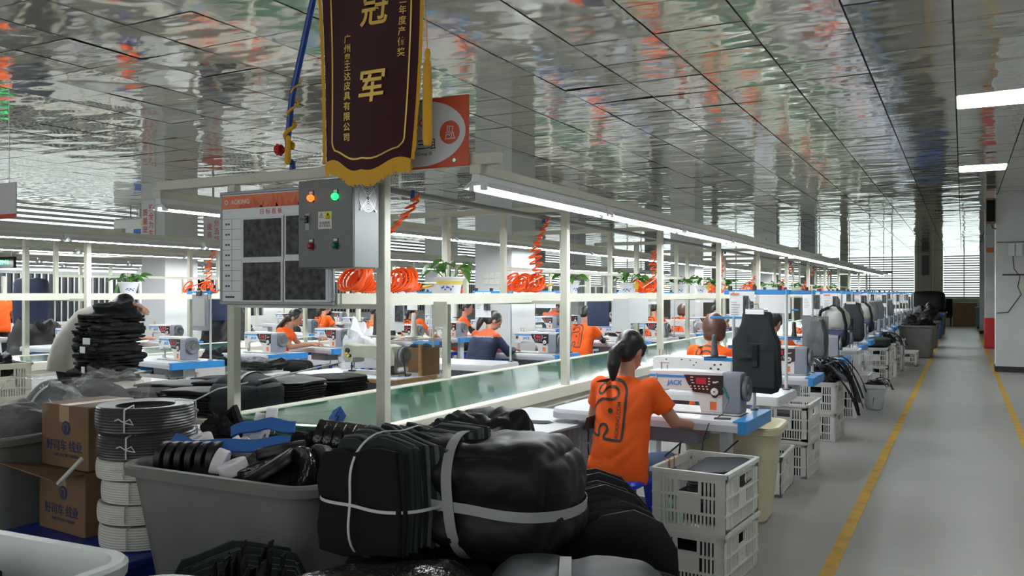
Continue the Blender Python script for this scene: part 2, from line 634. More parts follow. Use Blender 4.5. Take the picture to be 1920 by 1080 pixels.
# far wall: piers, parapet below the windows
piers = []
fw = MB()
wins = [(-.88, 1.0), (-5.25, -2.1), (-8.7, -5.6), (-12.0, -8.95), (-15.3, -12.3), (-18.1, -15.6), (1.5, 3.3)]
fw.box(W0, W1, FAR, FAR + .25, 0, 1.28)
edges = sorted(wins)
x = W0
for a, b in edges:
    fw.box(x, a, FAR, FAR + .25, 1.28, CEIL + .1)
    x = b
fw.box(x, W1, FAR, FAR + .25, 1.28, CEIL + .1)
fw.box(-2.02, -1.28, FAR - .5, FAR, 0, CEIL)
struct('wall_far', fw, M['wall_y'])
for i, (a, b) in enumerate(wins):
    pane = MB().box(a, b, FAR + .12, FAR + .14, 1.28, CEIL).build('window_%d' % (i + 1), M['pane'])
    pane['kind'] = 'structure'
    f = MB()
    n = 2 if b - a < 2.2 else 3
    for k in range(n + 1):
        xx = a + (b - a) * k / n
        f.box(xx - .03, xx + .03, FAR + .05, FAR + .11, 1.28, CEIL)
    f.box(a, b, FAR + .05, FAR + .11, 1.26, 1.33)
    f.build('window_frame', M['win_frame'], pane)
    s = MB()
    for k in range(18):
        z = 1.36 + k * .118
        s.add([(a + .04, FAR + .02, z - .03), (b - .04, FAR + .02, z - .03), (b - .04, FAR - .005, z + .03), (a + .04, FAR - .005, z + .03),
               (a + .04, FAR + .023, z - .027), (b - .04, FAR + .023, z - .027), (b - .04, FAR - .002, z + .033), (a + .04, FAR - .002, z + .033)],
              [(0, 1, 2, 3), (7, 6, 5, 4), (0, 4, 5, 1), (3, 2, 6, 7), (1, 5, 6, 2), (0, 3, 7, 4)])
    s.build('blind_slat', M['blind'], pane)

# wall on the other side of the hall with dim louvred windows
lw = MB()
bays = [(1.5, 5.6), (6.2, 9.6), (10.6, 14.6), (15.4, 18.9), (20.2, 27.8), (29.2, 36.8), (38.2, 45.8)]
lw.box(W0 - .25, W0, Y0, FAR, 0, .9)
y = Y0
for a, b in bays:
    lw.box(W0 - .25, W0, y, a, .9, CEIL + .1)
    y = b
lw.box(W0 - .25, W0, y, FAR, .9, CEIL + .1)
struct('wall_left', lw, M['wall'])
for i, (a, b) in enumerate(bays):
    pane = MB().box(W0 - .14, W0 - .12, a, b, .9, CEIL).build('window_%d' % (i + 8), M['pane_dim'])
    pane['kind'] = 'structure'
    s = MB()
    for k in range(13):
        z = 2.02 + k * .118
        s.box(W0 - .03, W0 - .005, a + .03, b - .03, z - .03, z + .035)
    s.build('blind_slat', M['blind'], pane)
    f = MB()
    n = int((b - a) / .16)
    for k in range(n + 1):
        yy = a + (b - a) * k / n
        f.box(W0 - .06, W0 - .03, yy - .012, yy + .012, .9, 2.0)
    f.build('window_grille', M['alu'], pane)
    MB().box(W0 - .11, W0 - .08, a, b, .9, 2.0).build('lower_pane', M['dark_gap'], pane)

# columns
k = 0
for cx0, cx1 in ((-6.05, -5.47), (-12.92, -12.32)):
    for cy in (10.35, 19.4, 28.45, 37.5):
        k += 1
        struct('column_%d' % k, MB().box(cx0, cx1, cy, cy + .72, 0, CEIL), M['column'])
for cy in (19.4, 28.45, 37.5):
    k += 1
    o = struct('column_%d' % k, MB().box(.58, 1.5, cy, cy + .72, 0, CEIL), M['column'])
    o2 = MB().box(.565, 1.515, cy - .015, cy + .735, 0, .11).build('plinth', M['plinth'], o)

# lane marks on the floor
for i, (xa, ya, yb) in enumerate(((-.7, 2.5, 40.0), (.53, 6.0, 40.0))):
    struct('floor_marking_%d' % (i + 1), MB().box(xa, xa + .075, ya, yb, 0, .002), M['line_yellow'])

# flush ceiling lights over the aisle
for i, (ix, iy) in enumerate(sorted(LIGHT_TILES)):
    t = thing('ceiling_light', 'square flush ceiling light over the aisle, %s from the front' % ORD[i], 'ceiling light', (GX + (ix + .5) * TS, GY + (iy + .5) * TS, CEIL), 0, 'flush lights over the aisle')
    MB().box(-.33, .33, -.33, .33, -.004, .011).build('light_frame', M['white_steel'], t)
    MB().box(-.315, .315, -.315, .315, -.009, -.0045).build('diffuser', M['panel_light'], t)
# ------------------------------------------------------------------ conveyor lines
BAY = 2.65
YS = 4.17
BEAM = 2.27


def conveyor(cx, y_start, bays, label, first_post=0, left=True):
    y0 = y_start
    yE = YS + BAY * bays
    t = thing('conveyor_line', label, 'conveyor line', (cx, y0, 0), 0)
    L = yE - y0 + .1
    # belt loop with the end roller showing
    r = .07
    prof = []
    for i in range(9):
        a = PI / 2 + PI * i / 8
        prof.append((-.06 + r * math.cos(a), .672 + r * math.sin(a)))
    prof += [(L, .602), (L, .742)]
    MB().prism(prof, -.555, .555, 'yz').build('belt', M['belt'], t)
    for sx in (-1, 1):
        a, b = sorted((sx * .56, sx * .65))
        m = MB().box(a, b, -.04, L, .655, .752, .006)
        m.box(a + .02, b - .02, -.03, L, .60, .657)
        m.build('side_rail', M['cream'], t)
        MB().box(sx * .6 - .02, sx * .6 + .02, -.03, L, .36, .6).build('side_panel', M['white_steel'], t)
    xs = (-.61, .615)
    sh = BEAM
    for i in range(bays + 1):
        y = YS + BAY * i - y0
        if y < -.01:
            continue
        for px in xs:
            MB().box(px - .032, px + .032, y - .032, y + .032, .75, sh, .004).build('post', M['cream'], t)
            MB().box(px - .03, px + .03, y - .03, y + .03, 0, .6).build('leg', M['cream'], t)
        m = MB()
        if i == 0:
            m.box(-1.32, 1.42, y - .04, y + .02, BEAM, BEAM + .065, .004)
        else:
            m.box(-1.28, 1.28, y - .025, y + .025, BEAM, BEAM + .05, .004)
        m.build('cross_beam', M['cream'], t)
        MB().box(-.6, .6, y - .02, y + .02, 1.455, 1.485).build('shelf_bracket', M['cream'], t)
        if i > 0:
            MB().box(-.025, .025, y - .025, y + .025, 1.545, BEAM, .003).build('rack_upright', M['cream'], t)
    m = MB().box(-.31, .29, .0, L, 1.485, 1.53)
    m.box(.27, .30, .0, L, 1.468, 1.55).box(-.33, -.30, 0, L, 1.468, 1.55).box(-.31, .29, -.03, .0, 1.468, 1.55)
    m.build('shelf', M['cream'], t)
    MB().box(-.02, .02, .0 if y0 < YS - .1 else BAY, L, 1.755, 1.79, .003).build('guard_rail', M['cream'], t)
    for i in range(bays * 2):
        y = YS + BAY * (i + .5) / 2 * 1.0 - y0
        if y > .3 and i % 2 == 1:
            MB().box(-.018, .018, y - .018, y + .018, 1.53, 1.756).build('guard_stub', M['cream'], t)
    for sx in (-1, 1):
        MB().box(sx * 1.285 - .035, sx * 1.285 + .035, -.06, L, BEAM - .055, BEAM, .004).build('lamp_rail', M['cream'], t)
    m = MB().cyl((.27, .05, BEAM - .022), (.27, L, BEAM - .022), .021, n=10)
    m.build('air_pipe', M['mid_steel'], t)
    MB().cyl((-.3, .1, BEAM + .075), (-.3, L, BEAM + .075), .014, n=8).build('cable_conduit', M['alu'], t)
    return t


conveyor(-3.69, YS, 11, 'green belt conveyor line with cream posts and overhead shelf beside the aisle')
conveyor(-10.1, YS, 9, 'second conveyor line with cream posts, across the gangway behind the black fabric piles')

# single bench frame at the other side of the hall
t = thing('bench_frame', 'cream overhead frame of the last sewing row by the louvred windows', 'frame', (-16.6, YS, 0))
for i in range(8):
    y = BAY * i
    for px in (-.5, .5):
        MB().box(px - .03, px + .03, y - .03, y + .03, 0, BEAM).build('post', M['cream'], t)
    MB().box(-.9, 1.5, y - .025, y + .025, BEAM, BEAM + .05).build('cross_beam', M['cream'], t)
MB().box(-.3, .3, 0, BAY * 7, 1.485, 1.54).build('shelf', M['cream'], t)
MB().box(1.3, 1.37, -.5, BAY * 7 + .2, BEAM - .05, BEAM).build('lamp_rail', M['cream'], t)
MB().box(-.82, -.75, -.5, BAY * 7 + .2, BEAM - .05, BEAM).build('lamp_rail', M['cream'], t)

# ------------------------------------------------------------------ twin tube lamps
LL = 1.9


def make_lamp():
    t = thing('tube_light', 'x', 'tube light')
    m = MB()
    m.prism([(-.022, 0), (.022, 0), (.03, -.035), (.085, -.075), (.082, -.079), (.026, -.042), (-.026, -.042), (-.082, -.079), (-.085, -.075), (-.03, -.035)], .0, LL, 'xz')
    m.build('housing', M['lamp_white'], t)
    for sx in (-1, 1):
        MB().cyl((sx * .036, .05, -.068), (sx * .036, LL - .05, -.068), .0135, n=8).build('tube', M['tube'], t)
    for y in (.03, LL - .03):
        m = MB()
        for sx in (-1, 1):
            m.box(sx * .036 - .016, sx * .036 + .016, y - .02, y + .02, -.088, -.04, .004)
        m.box(-.035, .035, y - .015, y + .015, -.06, -.036)
        m.build('socket', M['lamp_white'], t)
    return t


lamp0 = make_lamp()
lamp_used = False


def lamp(x, y, z, label, group, rz=0):
    global lamp_used
    if not lamp_used:
        place(lamp0, (x, y, z), rz)
        tag(lamp0, label, None, group)
        lamp_used = True
        return lamp0
    return dup(lamp0, (x, y, z), rz, label, group)


rows = [(-3.69 + 1.285, 4.12, 14, 'over the aisle-side tables of the near conveyor'),
        (-3.69 - 1.285, 4.12, 14, 'over the gangway-side tables of the near conveyor'),
        (-10.1 + 1.285, 4.12, 12, 'over the gangway-side tables of the second conveyor'),
        (-10.1 - 1.285, 4.12, 11, 'over the far-side tables of the second conveyor'),
        (-16.6 + 1.335, 4.12, 9, 'over the last row by the louvred windows'),
        (-16.6 - .785, 4.12, 9, 'over the wall side of the last row')]
for x, y, n, lb in rows:
    for i in range(n):
        lamp(x, y + i * 1.95, BEAM - .055, 'twin tube lamp, %s from the front, %s' % (ORD[i], lb), 'twin tube lamps ' + lb)
o = lamp(-2.3, 34.6, 2.36, 'twin tube lamp hung crosswise on rods beyond the end of the near conveyor', 'crosswise tube lamps', 90)
for xx in (-2.6, -3.8):
    tag(MB().cyl((xx, 34.6, 2.36), (xx, 34.6, CEIL), .012, n=8).build('lamp_rod', M['dark_steel']),
        'dark rod holding the crosswise tube lamp, %s the aisle' % ('next to' if xx > -3 else 'away from'), 'rod')


# ------------------------------------------------------------------ sewing tables
def rounded(x0, x1, y0, y1, r, n=5):
    """r: radii at (x0y0, x1y0, x1y1, x0y1)"""
    out = []
    for (cx, cy, rr, a0) in ((x0 + r[0], y0 + r[0], r[0], 180), (x1 - r[1], y0 + r[1], r[1], 270), (x1 - r[2], y1 - r[2], r[2], 0), (x0 + r[3], y1 - r[3], r[3], 90)):
        for i in range(n + 1):
            a = R(a0 + 90 * i / n)
            out.append((cx + rr * math.cos(a), cy + rr * math.sin(a)))
    return out


def make_table(kind):
    t = thing('sewing_table', 'x', 'sewing table')
    x0, x1 = -.68, .62
    poly = rounded(x0, x1, -.32, .32, (.12, .03, .03, .06))
    if kind == 'old':
        MB().prism(poly, .742, .78, 'xy').build('table_top', M['table_top'], t)
        inset = [(p[0] * 1.004, p[1] * 1.008) for p in poly]
        MB().prism(inset, .738, .771, 'xy').build('edge_band', M['wood'], t)
    else:
        top = M['table_top']
        MB().rings([[(p[0] * q, p[1] * q, z) for p in poly] for q, z in ((.985, .718), (1, .728), (1, .762), (.988, .779), (.97, .781))]).build('table_top', [top], t)
        inset = [(p[0] * 1.003, p[1] * 1.007) for p in poly]
        if kind == 'blue':
            MB().prism(inset, .716, .755, 'xy').build('edge_band', M['table_edge'], t)
            e = MB()
            e.prism(rounded(x1 - .02, x1 + .03, -.325, .325, (.005, .012, .012, .005)), .708, .784, 'xy')
            e.prism(rounded(x1 - .05, x1, -.322, .322, (.002,) * 4), .776, .7835, 'xy')
            e.build('end_cap', M['blue'], t)
        else:
            MB().prism(inset, .714, .757, 'xy').build('edge_band', M['white_steel'], t)
    for sx in (-.46, .44):
        m = MB()
        m.box(sx - .03, sx + .03, -.06, .06, .05, .72, .006)
        m.box(sx - .03, sx + .03, -.27, .27, .02, .07, .006)
        m.box(sx - .025, sx + .025, -.24, .24, .69, .718)
        for y in (-.25, .25):
            m.cyl((sx, y, 0), (sx, y, .02), .022, n=8)
        m.build('leg', M['leg'], t)
    MB().box(-.46, .44, -.02, .02, .14, .19).build('stretcher', M['leg'], t)
    MB().prism(rounded(-.08, .3, -.17, .16, (.05,) * 4), .6, .716, 'xy').build('motor_box', M['mach_grey'], t)
    m = MB().box(-.16, .14, -.2, .04, .035, .05, .004)
    m.cyl((.1, -.06, .05), (.13, .04, .61), .006, n=6)
    m.build('treadle', M['dark_steel'], t)
    if kind == 'blue':
        m = MB().box(-.42, -.17, -.26, .1, .655, .714, .006)
        m.build('drawer', M['blue'], t)
    return t


# ------------------------------------------------------------------ sewing machines
def make_machine():
    t = thing('sewing_machine', 'x', 'sewing machine')
    b = MB().prism(rounded(-.3, .3, -.09, .09, (.02,) * 4), 0, .012, 'xy')
    b.build('bed', M['mach_white'], t)
    MB().box(-.31, .31, -.1, .1, .0, .0035).build('bed_gasket', M['black_rubber'], t)
    m = MB()
    sil = [(-.3, .265), (-.3, .13), (-.215, .125), (-.2, .148), (-.02, .142), (.035, .085), (.05, .012), (.19, .012), (.19, .268), (-.1, .272)]
    m.rings([[(p[0] * .985 + .0, y, (p[1] - .14) * q + .14) for p in sil] for y, q in ((-.076, .965), (-.07, 1), (.062, 1), (.07, .97))])
    m.build('body', M['mach_white'], t)
    MB().rings([rr for rr in [[(x, p[0] * q, .14 + (p[1] - .14) * q) for p in rounded(-.083, .083, .008, .268, (.02, .02, .035, .035))] for x, q in ((.188, 1), (.285, 1), (.3, .95))]]).build('motor_end', M['mach_grey'], t)
    m = MB().lathe([(.0, .3), (.055, .3), (.06, .306), (.078, .31), (.08, .318), (.08, .332), (.074, .338), (.06, .336), (.035, .33), (.03, .342), (.0, .342)], 24, (0, 0, .165), 'x', cap=False)
    m.build('handwheel', M['wheel'], t)
    p = MB().prism([(-.06, .246), (.196, .25), (.196, .135), (.19, .128), (.165, .125), (.15, .108), (.13, .108), (.115, .13), (.0, .14), (-.035, .19)], -.084, -.072, 'xz')
    p.build('control_panel', M['mach_panel'], t)
    cp = [c for c in kids(t) if c.name.startswith('control_panel')][0]
    MB().box(.02, .085, -.0875, -.083, .19, .23).build('display', M['disp_red'], cp)
    m = MB().lathe([(0, -.009), (.018, -.009), (.024, -.004), (.024, .004), (0, .004)], 20, (.14, -.084, .146), 'y', cap=False)
    m.build('dial', M['mach_white'], cp)
    MB().lathe([(0, -.0118), (.006, -.0118), (.008, -.0085), (0, -.0085)], 10, (.14, -.084, .146), 'y', cap=False).build('dial_knob', M['wheel'], cp)
    m = MB()
    for i in range(5):
        for j in range(2):
            m.cb(-.015 + i * .026 if j == 0 else -.01 + i * .026, -.0855, .176 - j * .016, .011, .003, .007)
    for j in range(3):
        m.cb(.105, -.0855, .228 - j * .018, .012, .003, .007).cb(-.008 if j < 2 else .0, -.0855, .232 - j * .018, .018, .003, .006)
    m.box(.128, .152, -.087, -.084, .2, .21).box(.15, .166, -.087, -.084, .206, .213)
    m.build('button', M['outlet'], cp)
    MB().box(-.296, -.055, -.0785, -.07, .224, .24).build('stripe', M['blue'], t)
    MB().text('JACK', .042, T(-.125, -.0785, .19, 90, 0, 0), .0006, bold=.0012, shear=.1).build('lettering', M['blue'], t)
    m = MB()
    m.box(.108, .15, -.0785, -.074, .03, .082)
    m.build('qr_sticker', M['sign_orange_l'], t).name = 'sticker'
    m = MB().cyl((-.255, -.02, .13), (-.255, -.02, .022), .006, n=8).cyl((-.275, -.02, .13), (-.275, -.02, .03), .005, n=8)
    m.box(-.272, -.238, -.04, .0, .013, .022).cyl((-.255, -.02, .02), (-.255, -.02, .004), .0015, n=6)
    m.box(-.27, -.262, -.05, -.01, .02, .05)
    m.build('needle_bar', M['chrome'], t)
    m = MB().cyl((-.262, -.082, .2), (-.262, -.074, .2), .02, n=14).cyl((-.262, -.1, .2), (-.262, -.08, .2), .006, n=8)
    m.cyl((-.23, -.03, .268), (-.23, -.03, .315), .004, n=6).cyl((-.19, -.03, .268), (-.19, -.03, .3), .004, n=6).box(-.24, -.18, -.035, -.025, .31, .316)
    m.cyl((-.245, -.085, .25), (-.245, -.07, .19), .004, n=6)
    m.build('thread_guide', M['chrome'], t)
    return t


def make_overlock():
    t = thing('sewing_machine', 'x', 'sewing machine')
    MB().prism(rounded(-.34, .3, -.1, .1, (.02,) * 4), 0, .02, 'xy').build('bed', M['mach_white'], t)
    sil = [(-.36, .29), (-.37, .26), (-.36, .13), (-.25, .13), (-.24, .165), (.05, .16), (.09, .1), (.1, .02), (.28, .02), (.28, .27), (.25, .3), (-.3, .3)]
    MB().rings([[(p[0], y, (p[1] - .15) * q + .15) for p in sil] for y, q in ((-.095, .95), (-.085, 1), (.085, 1), (.095, .95))]).build('body', M['mach_white'], t)
    m = MB()
    for (x, z, r) in ((-.25, .27, .006), (-.12, .272, .006), (-.05, .268, .006), (.0, .25, .006), (.12, .2, .01), (.15, .235, .009), (.18, .195, .01), (.2, .24, .009), (.22, .17, .008), (-.02, .225, .006)):
        m.cyl((x, -.099, z), (x, -.09, z), r, n=10)
    m.build('screw', M['black'], t)
    MB().lathe([(0, .28), (.06, .28), (.07, .29), (.07, .32), (.05, .335), (0, .335)], 20, (0, 0, .17), 'x', cap=False).build('handwheel', M['mach_white'], t)
    m = MB().cyl((-.3, -.02, .13), (-.3, -.02, .03), .007, n=8).box(-.325, -.275, -.05, .0, .02, .03)
    for k in range(4):
        m.cyl((-.33 + k * .03, -.04, .29), (-.33 + k * .03, -.04, .36), .004, n=6)
    m.build('needle_bar', M['chrome'], t)
    return t


def make_old_machine():
    t = thing('sewing_machine', 'x', 'sewing machine')
    MB().prism(rounded(-.36, .34, -.1, .1, (.02,) * 4), 0, .014, 'xy').build('bed', M['old_mach'], t)
    sil = [(-.33, .29), (-.355, .27), (-.355, .14), (-.34, .105), (-.245, .105), (-.235, .15), (-.2, .158), (.08, .155), (.12, .11), (.13, .014), (.27, .014), (.28, .2), (.24, .27), (.16, .29), (-.2, .272)]
    MB().rings([[(p[0], y, (p[1] - .16) * q + .16) for p in sil] for y, q in ((-.085, .9), (-.075, .98), (-.05, 1), (.05, 1), (.075, .98), (.085, .9))]).build('body', M['old_mach'], t)
    MB().lathe([(0, .28), (.06, .28), (.078, .288), (.082, .3), (.07, .308), (.07, .318), (.084, .325), (.084, .345), (.07, .352), (.03, .346), (.03, .356), (0, .356)], 24, (0, 0, .19), 'x', cap=False).build('handwheel', M['wheel'], t)
    m = MB()
    m.cyl((-.3, -.03, .11), (-.3, -.03, .03), .007, n=8).box(-.33, -.27, -.05, .0, .014, .028, .003).cyl((-.27, -.03, .11), (-.27, -.03, .05), .005, n=8)
    m.box(-.31, -.29, -.035, -.02, .05, .075)
    m.build('needle_bar', M['dark_steel'], t)
    m = MB().cyl((-.3, -.1, .22), (-.3, -.085, .22), .026, n=14).cyl((-.27, -.1, .17), (-.27, -.08, .17), .018, n=12)
    m.box(-.40, -.35, -.03, .0, .15, .17, .006)
    m.build('tension_disc', M['dark_steel'], t)
    m = MB()
    for dx, dz in ((0, .0), (.025, -.02)):
        m.cyl((-.3 + dx, -.115, .19 + dz), (-.3 + dx, -.1, .19 + dz), .012, n=10)
    m.build('tension_knob', M['yellow'], t)
    m = MB().box(.17, .29, -.13, -.09, .02, .1, .01).cyl((.23, -.15, .06), (.23, -.13, .06), .035, n=14)
    m.build('winder', M['black'], t)
    m = MB()
    m.tube([(.33, -.04, .26), (.39, -.06, .0), (.39, .0, -.0)], .007, 6)
    m.build('drive_belt', M['black_rubber'], t)
    return t


# ------------------------------------------------------------------ stands over the tables
def make_stand(h=.8, bar=.5):
    """pole with a blue tray bar; origin at the pole's foot on the table"""
    t = thing('work_stand', 'x', 'stand')
    MB().cyl((0, 0, 0), (0, 0, h), .0125, n=10).build('pole', M['leg'], t)
    MB().cyl((0, 0, 0), (0, 0, .012), .03, n=14).build('base_plate', M['mid_steel'], t)
    MB().box(-bar, .03, -.012, .012, h - .04, h, .004).build('clip_bar', M['blue'], t)
    m = MB()
    for k in range(3):
        m.box(-bar + .05 + k * (bar - .1) / 2 - .012, -bar + .05 + k * (bar - .1) / 2 + .012, -.018, .018, h - .005, h + .03)
    m.build('spring_clip', M['black'], t)
    return t


def make_thread_stand():
    t = thing('thread_stand', 'x', 'thread stand')
    MB().cyl((0, 0, 0), (0, 0, .62), .01, n=8).build('pole', M['leg'], t)
    MB().box(-.2, .16, -.014, .014, .315, .34, .004).build('arm', M['blue'], t)
    MB().box(-.16, .14, -.008, .008, .6, .615, .003).build('guide_arm', M['blue'], t)
    for x in (-.13, .1):
        MB().lathe([(0, .34), (.08, .34), (.087, .346), (.08, .35), (.008, .35), (.006, .49), (0, .49)], 16, (x, 0, 0), cap=False).build('spool_dish', M['black'], t)
    return t


def thread_cone_mb():
    return MB().lathe([(0, 0), (.027, 0), (.028, .008), (.024, .02), (.017, .12), (.017, .132), (.012, .14), (0, .14)], 14, cap=False)


CONE = {}
for nm, m_ in (('black', M['elastic']), ('white', M['white_roll']), ('grey', M['fabric_grey']), ('cream', M['coil_white'])):
    CONE[nm] = thread_cone_mb().mesh('thread_cone', m_)


def cone(loc, col, label, group=None, rx=0, ry=0):
    o = bpy.data.objects.new('thread_cone', CONE[col])
    COL.objects.link(o)
    place(o, loc, 0, rx, ry)
    return tag(o, label, 'thread cone', group)


# ------------------------------------------------------------------ crates, tubs, stool
def crate_mesh(w, d, h, m):
    b = MB()
    th = .012
    # each wall drawn in (a, z) and mapped to the four sides
    for side in range(4):
        ln = w if side in (0, 2) else d
        off = (d if side in (0, 2) else w) / 2

        def put(a0, a1, z0, z1, t0=0.0, t1=th):
            if side == 0:
                b.box(a0, a1, -off + t0, -off + t1, z0, z1)
            elif side == 2:
                b.box(a0, a1, off - t1, off - t0, z0, z1)
            elif side == 1:
                b.box(off - t1, off - t0, a0, a1, z0, z1)
            else:
                b.box(-off + t0, -off + t1, a0, a1, z0, z1)
        A = ln / 2
        put(-A, A, 0, .022)
        put(-A, A, h - .05, h - .02)
        put(-A - .012, A + .012, h - .022, h, -.012, th)
        for z in (.3, .58):
            put(-A, A, h * z - .006, h * z + .006, -.003, th)
        for s in (-1, 1):
            a0, a1 = sorted((s * A, s * (A - .05)))
            put(a0, a1, 0, h - .03)
        put(-.065, .065, h * .3, h * .58)
        put(-.07, -.055, h * .58, h - .05)
        put(.055, .07, h * .58, h - .05)
        put(-.06, .06, h * .58, h * .64)
        k = -A + .058
        while k < A - .05:
            if abs(k) > .075:
                put(k, k + .0095, .02, h - .045, .001, th - .001)
            else:
                put(k, k + .0095, .02, h * .3, .001, th - .001)
            k += .0205
        for s in (-.33, .33):
            put(ln * s - .005, ln * s + .005, 0, h - .03, -.004, .004)
    b.box(-w / 2, w / 2, -d / 2, d / 2, .004, .014)
    return b.mesh('crate', m)


CR = {'std': crate_mesh(.4, .585, .31, M['crate']), 'cream': crate_mesh(.4, .62, .31, M['crate_cream']), 'tall': crate_mesh(.42, .6, .42, M['crate'])}


def crate(loc, rz, label, group=None, kind='std'):
    o = bpy.data.objects.new('plastic_crate', CR[kind])
    COL.objects.link(o)
    place(o, loc, rz)
    return tag(o, label, 'crate', group)


def tub_mb(w, d, h, taper=.05, rim=.035, th=.012, rr=.09, wav=0):
    def rg(q, z, grow=0):
        ww, dd = w / 2 - taper * (1 - q) + grow, d / 2 - taper * (1 - q) + grow
        r = max(rr + grow, .01)
        return [(p[0], p[1], z) for p in rounded(-ww, ww, -dd, dd, (r,) * 4, 6)]
    return MB().rings([rg(0, 0, -.02), rg(0, .02), rg(.5, h * .5), rg(.94, h - .06), rg(1, h - .05, rim), rg(1, h - .012, rim + .004), rg(1, h, rim - .008),
                       rg(1, h, 0), rg(1, h - .03, -th), rg(.5, h * .5, -th), rg(0, .035, -th)])


def tub(name, loc, rz, size, m, label, cat, group=None, **k):
    o = tub_mb(*size, **k).build(name, m)
    place(o, loc, rz)
    return tag(o, label, cat, group)


def make_stool():
    t = thing('stool', 'x', 'stool')
    MB().rings([[(p[0], p[1], z) for p in rounded(-w, w, -w, w, (.06,) * 4)] for w, z in ((.15, .425), (.172, .435), (.175, .455), (.165, .47), (.14, .474))]).build('seat', M['stool'], t)
    for sx in (-1, 1):
        for sy in (-1, 1):
            MB().rings([[(sx * x + p[0], sy * x + p[1], z) for p in rounded(-r, r, -r, r, (.008,) * 4, 2)] for x, r, z in ((.17, .022, 0), (.13, .028, .43))]).build('leg', M['stool'], t)
    m = MB()
    for s in (-1, 1):
        m.box(-.15, .15, s * .155 - .008, s * .155 + .008, .15, .18).box(s * .155 - .008, s * .155 + .008, -.15, .15, .15, .18)
    m.build('stretcher', M['stool'], t)
    return t


# ------------------------------------------------------------------ hoses and plants
def hose_path(top, bot, turns, r0, seed, heap=None):
    rnd = random.Random(seed)
    P = []
    top, bot = Vector(top), Vector(bot)
    n = turns * 14
    for i in range(n + 1):
        u = i / n
        c = top.lerp(bot, u)
        c.x += .05 * math.sin(u * 5 + seed)
        rr = r0 * min(1, .25 + 3 * u) * (.75 + .25 * math.sin(u * 9 + seed))
        a = 2 * PI * i / 14
        P.append(c + Vector((math.cos(a) * rr * .8, math.sin(a) * rr, math.sin(a + 1) * rr * .35)))
    if heap:
        x0, x1, y0, y1, z0, hh, loops = heap
        k = loops * 14
        for i in range(k):
            u = i / k
            a = 2 * PI * i / 14
            lx = x0 + (x1 - x0) * (.5 + .25 * math.sin(u * 11 + seed))
            ly = y0 + (y1 - y0) * (u * .88 + .06) if int(u * 3) % 2 == 0 or True else 0
            rr = .052 + .028 * math.sin(u * 23 + seed)
            P.append(Vector((lx + math.cos(a) * rr * 1.1, ly + math.sin(a * 1.0) * rr * .7, z0 + .012 + rr + math.sin(a + .4 * math.sin(u * 7)) * rr + hh * abs(math.sin(u * 17)) * .25)))
    return P


def air_hose(top, bot, turns, seed, heap, label):
    t = thing('air_hose', label, 'air hose', top, 0, 'coiled air hoses on the overhead shelves')
    P = [p - Vector(top) for p in hose_path(top, bot, turns, .07, seed, heap)]
    MB().tube(P, .0088, 6).build('coil', M['hose'], t, recalc=False)
    e = P[-1]
    MB().capsule(e, e + Vector((.03, .09, .015)), .016, .01, 8).build('blow_gun', M['brass'], t)
    MB().cyl((0, 0, .03), (0, 0, -.05), .016, n=8).build('valve', M['pipe_blue'], t)
    return t


def leaf(mb, base, tip_dir, ln, wd, nrm, droop=.25):
    d = Vector(tip_dir).normalized()
    n = Vector(nrm)
    n = (n - d * n.dot(d)).normalized()
    s = d.cross(n)
    base = Vector(base)
    rows = []
    for i in range(7):
        u = i / 6
        w = wd * (math.sin(PI * min(1, (u * .93 + .07)) ** .72)) * .5
        c = base + d * ln * u - n * droop * ln * u * u
        rows.append([c - s * w + n * w * .35, c + n * 0, c + s * w + n * w * .35])
    vs = [p for r in rows for p in r]
    fs = []
    for i in range(6):
        for j in range(2):
            a = i * 3 + j
            fs.append((a, a + 1, a + 4, a + 3))
    mb.add(vs, fs)


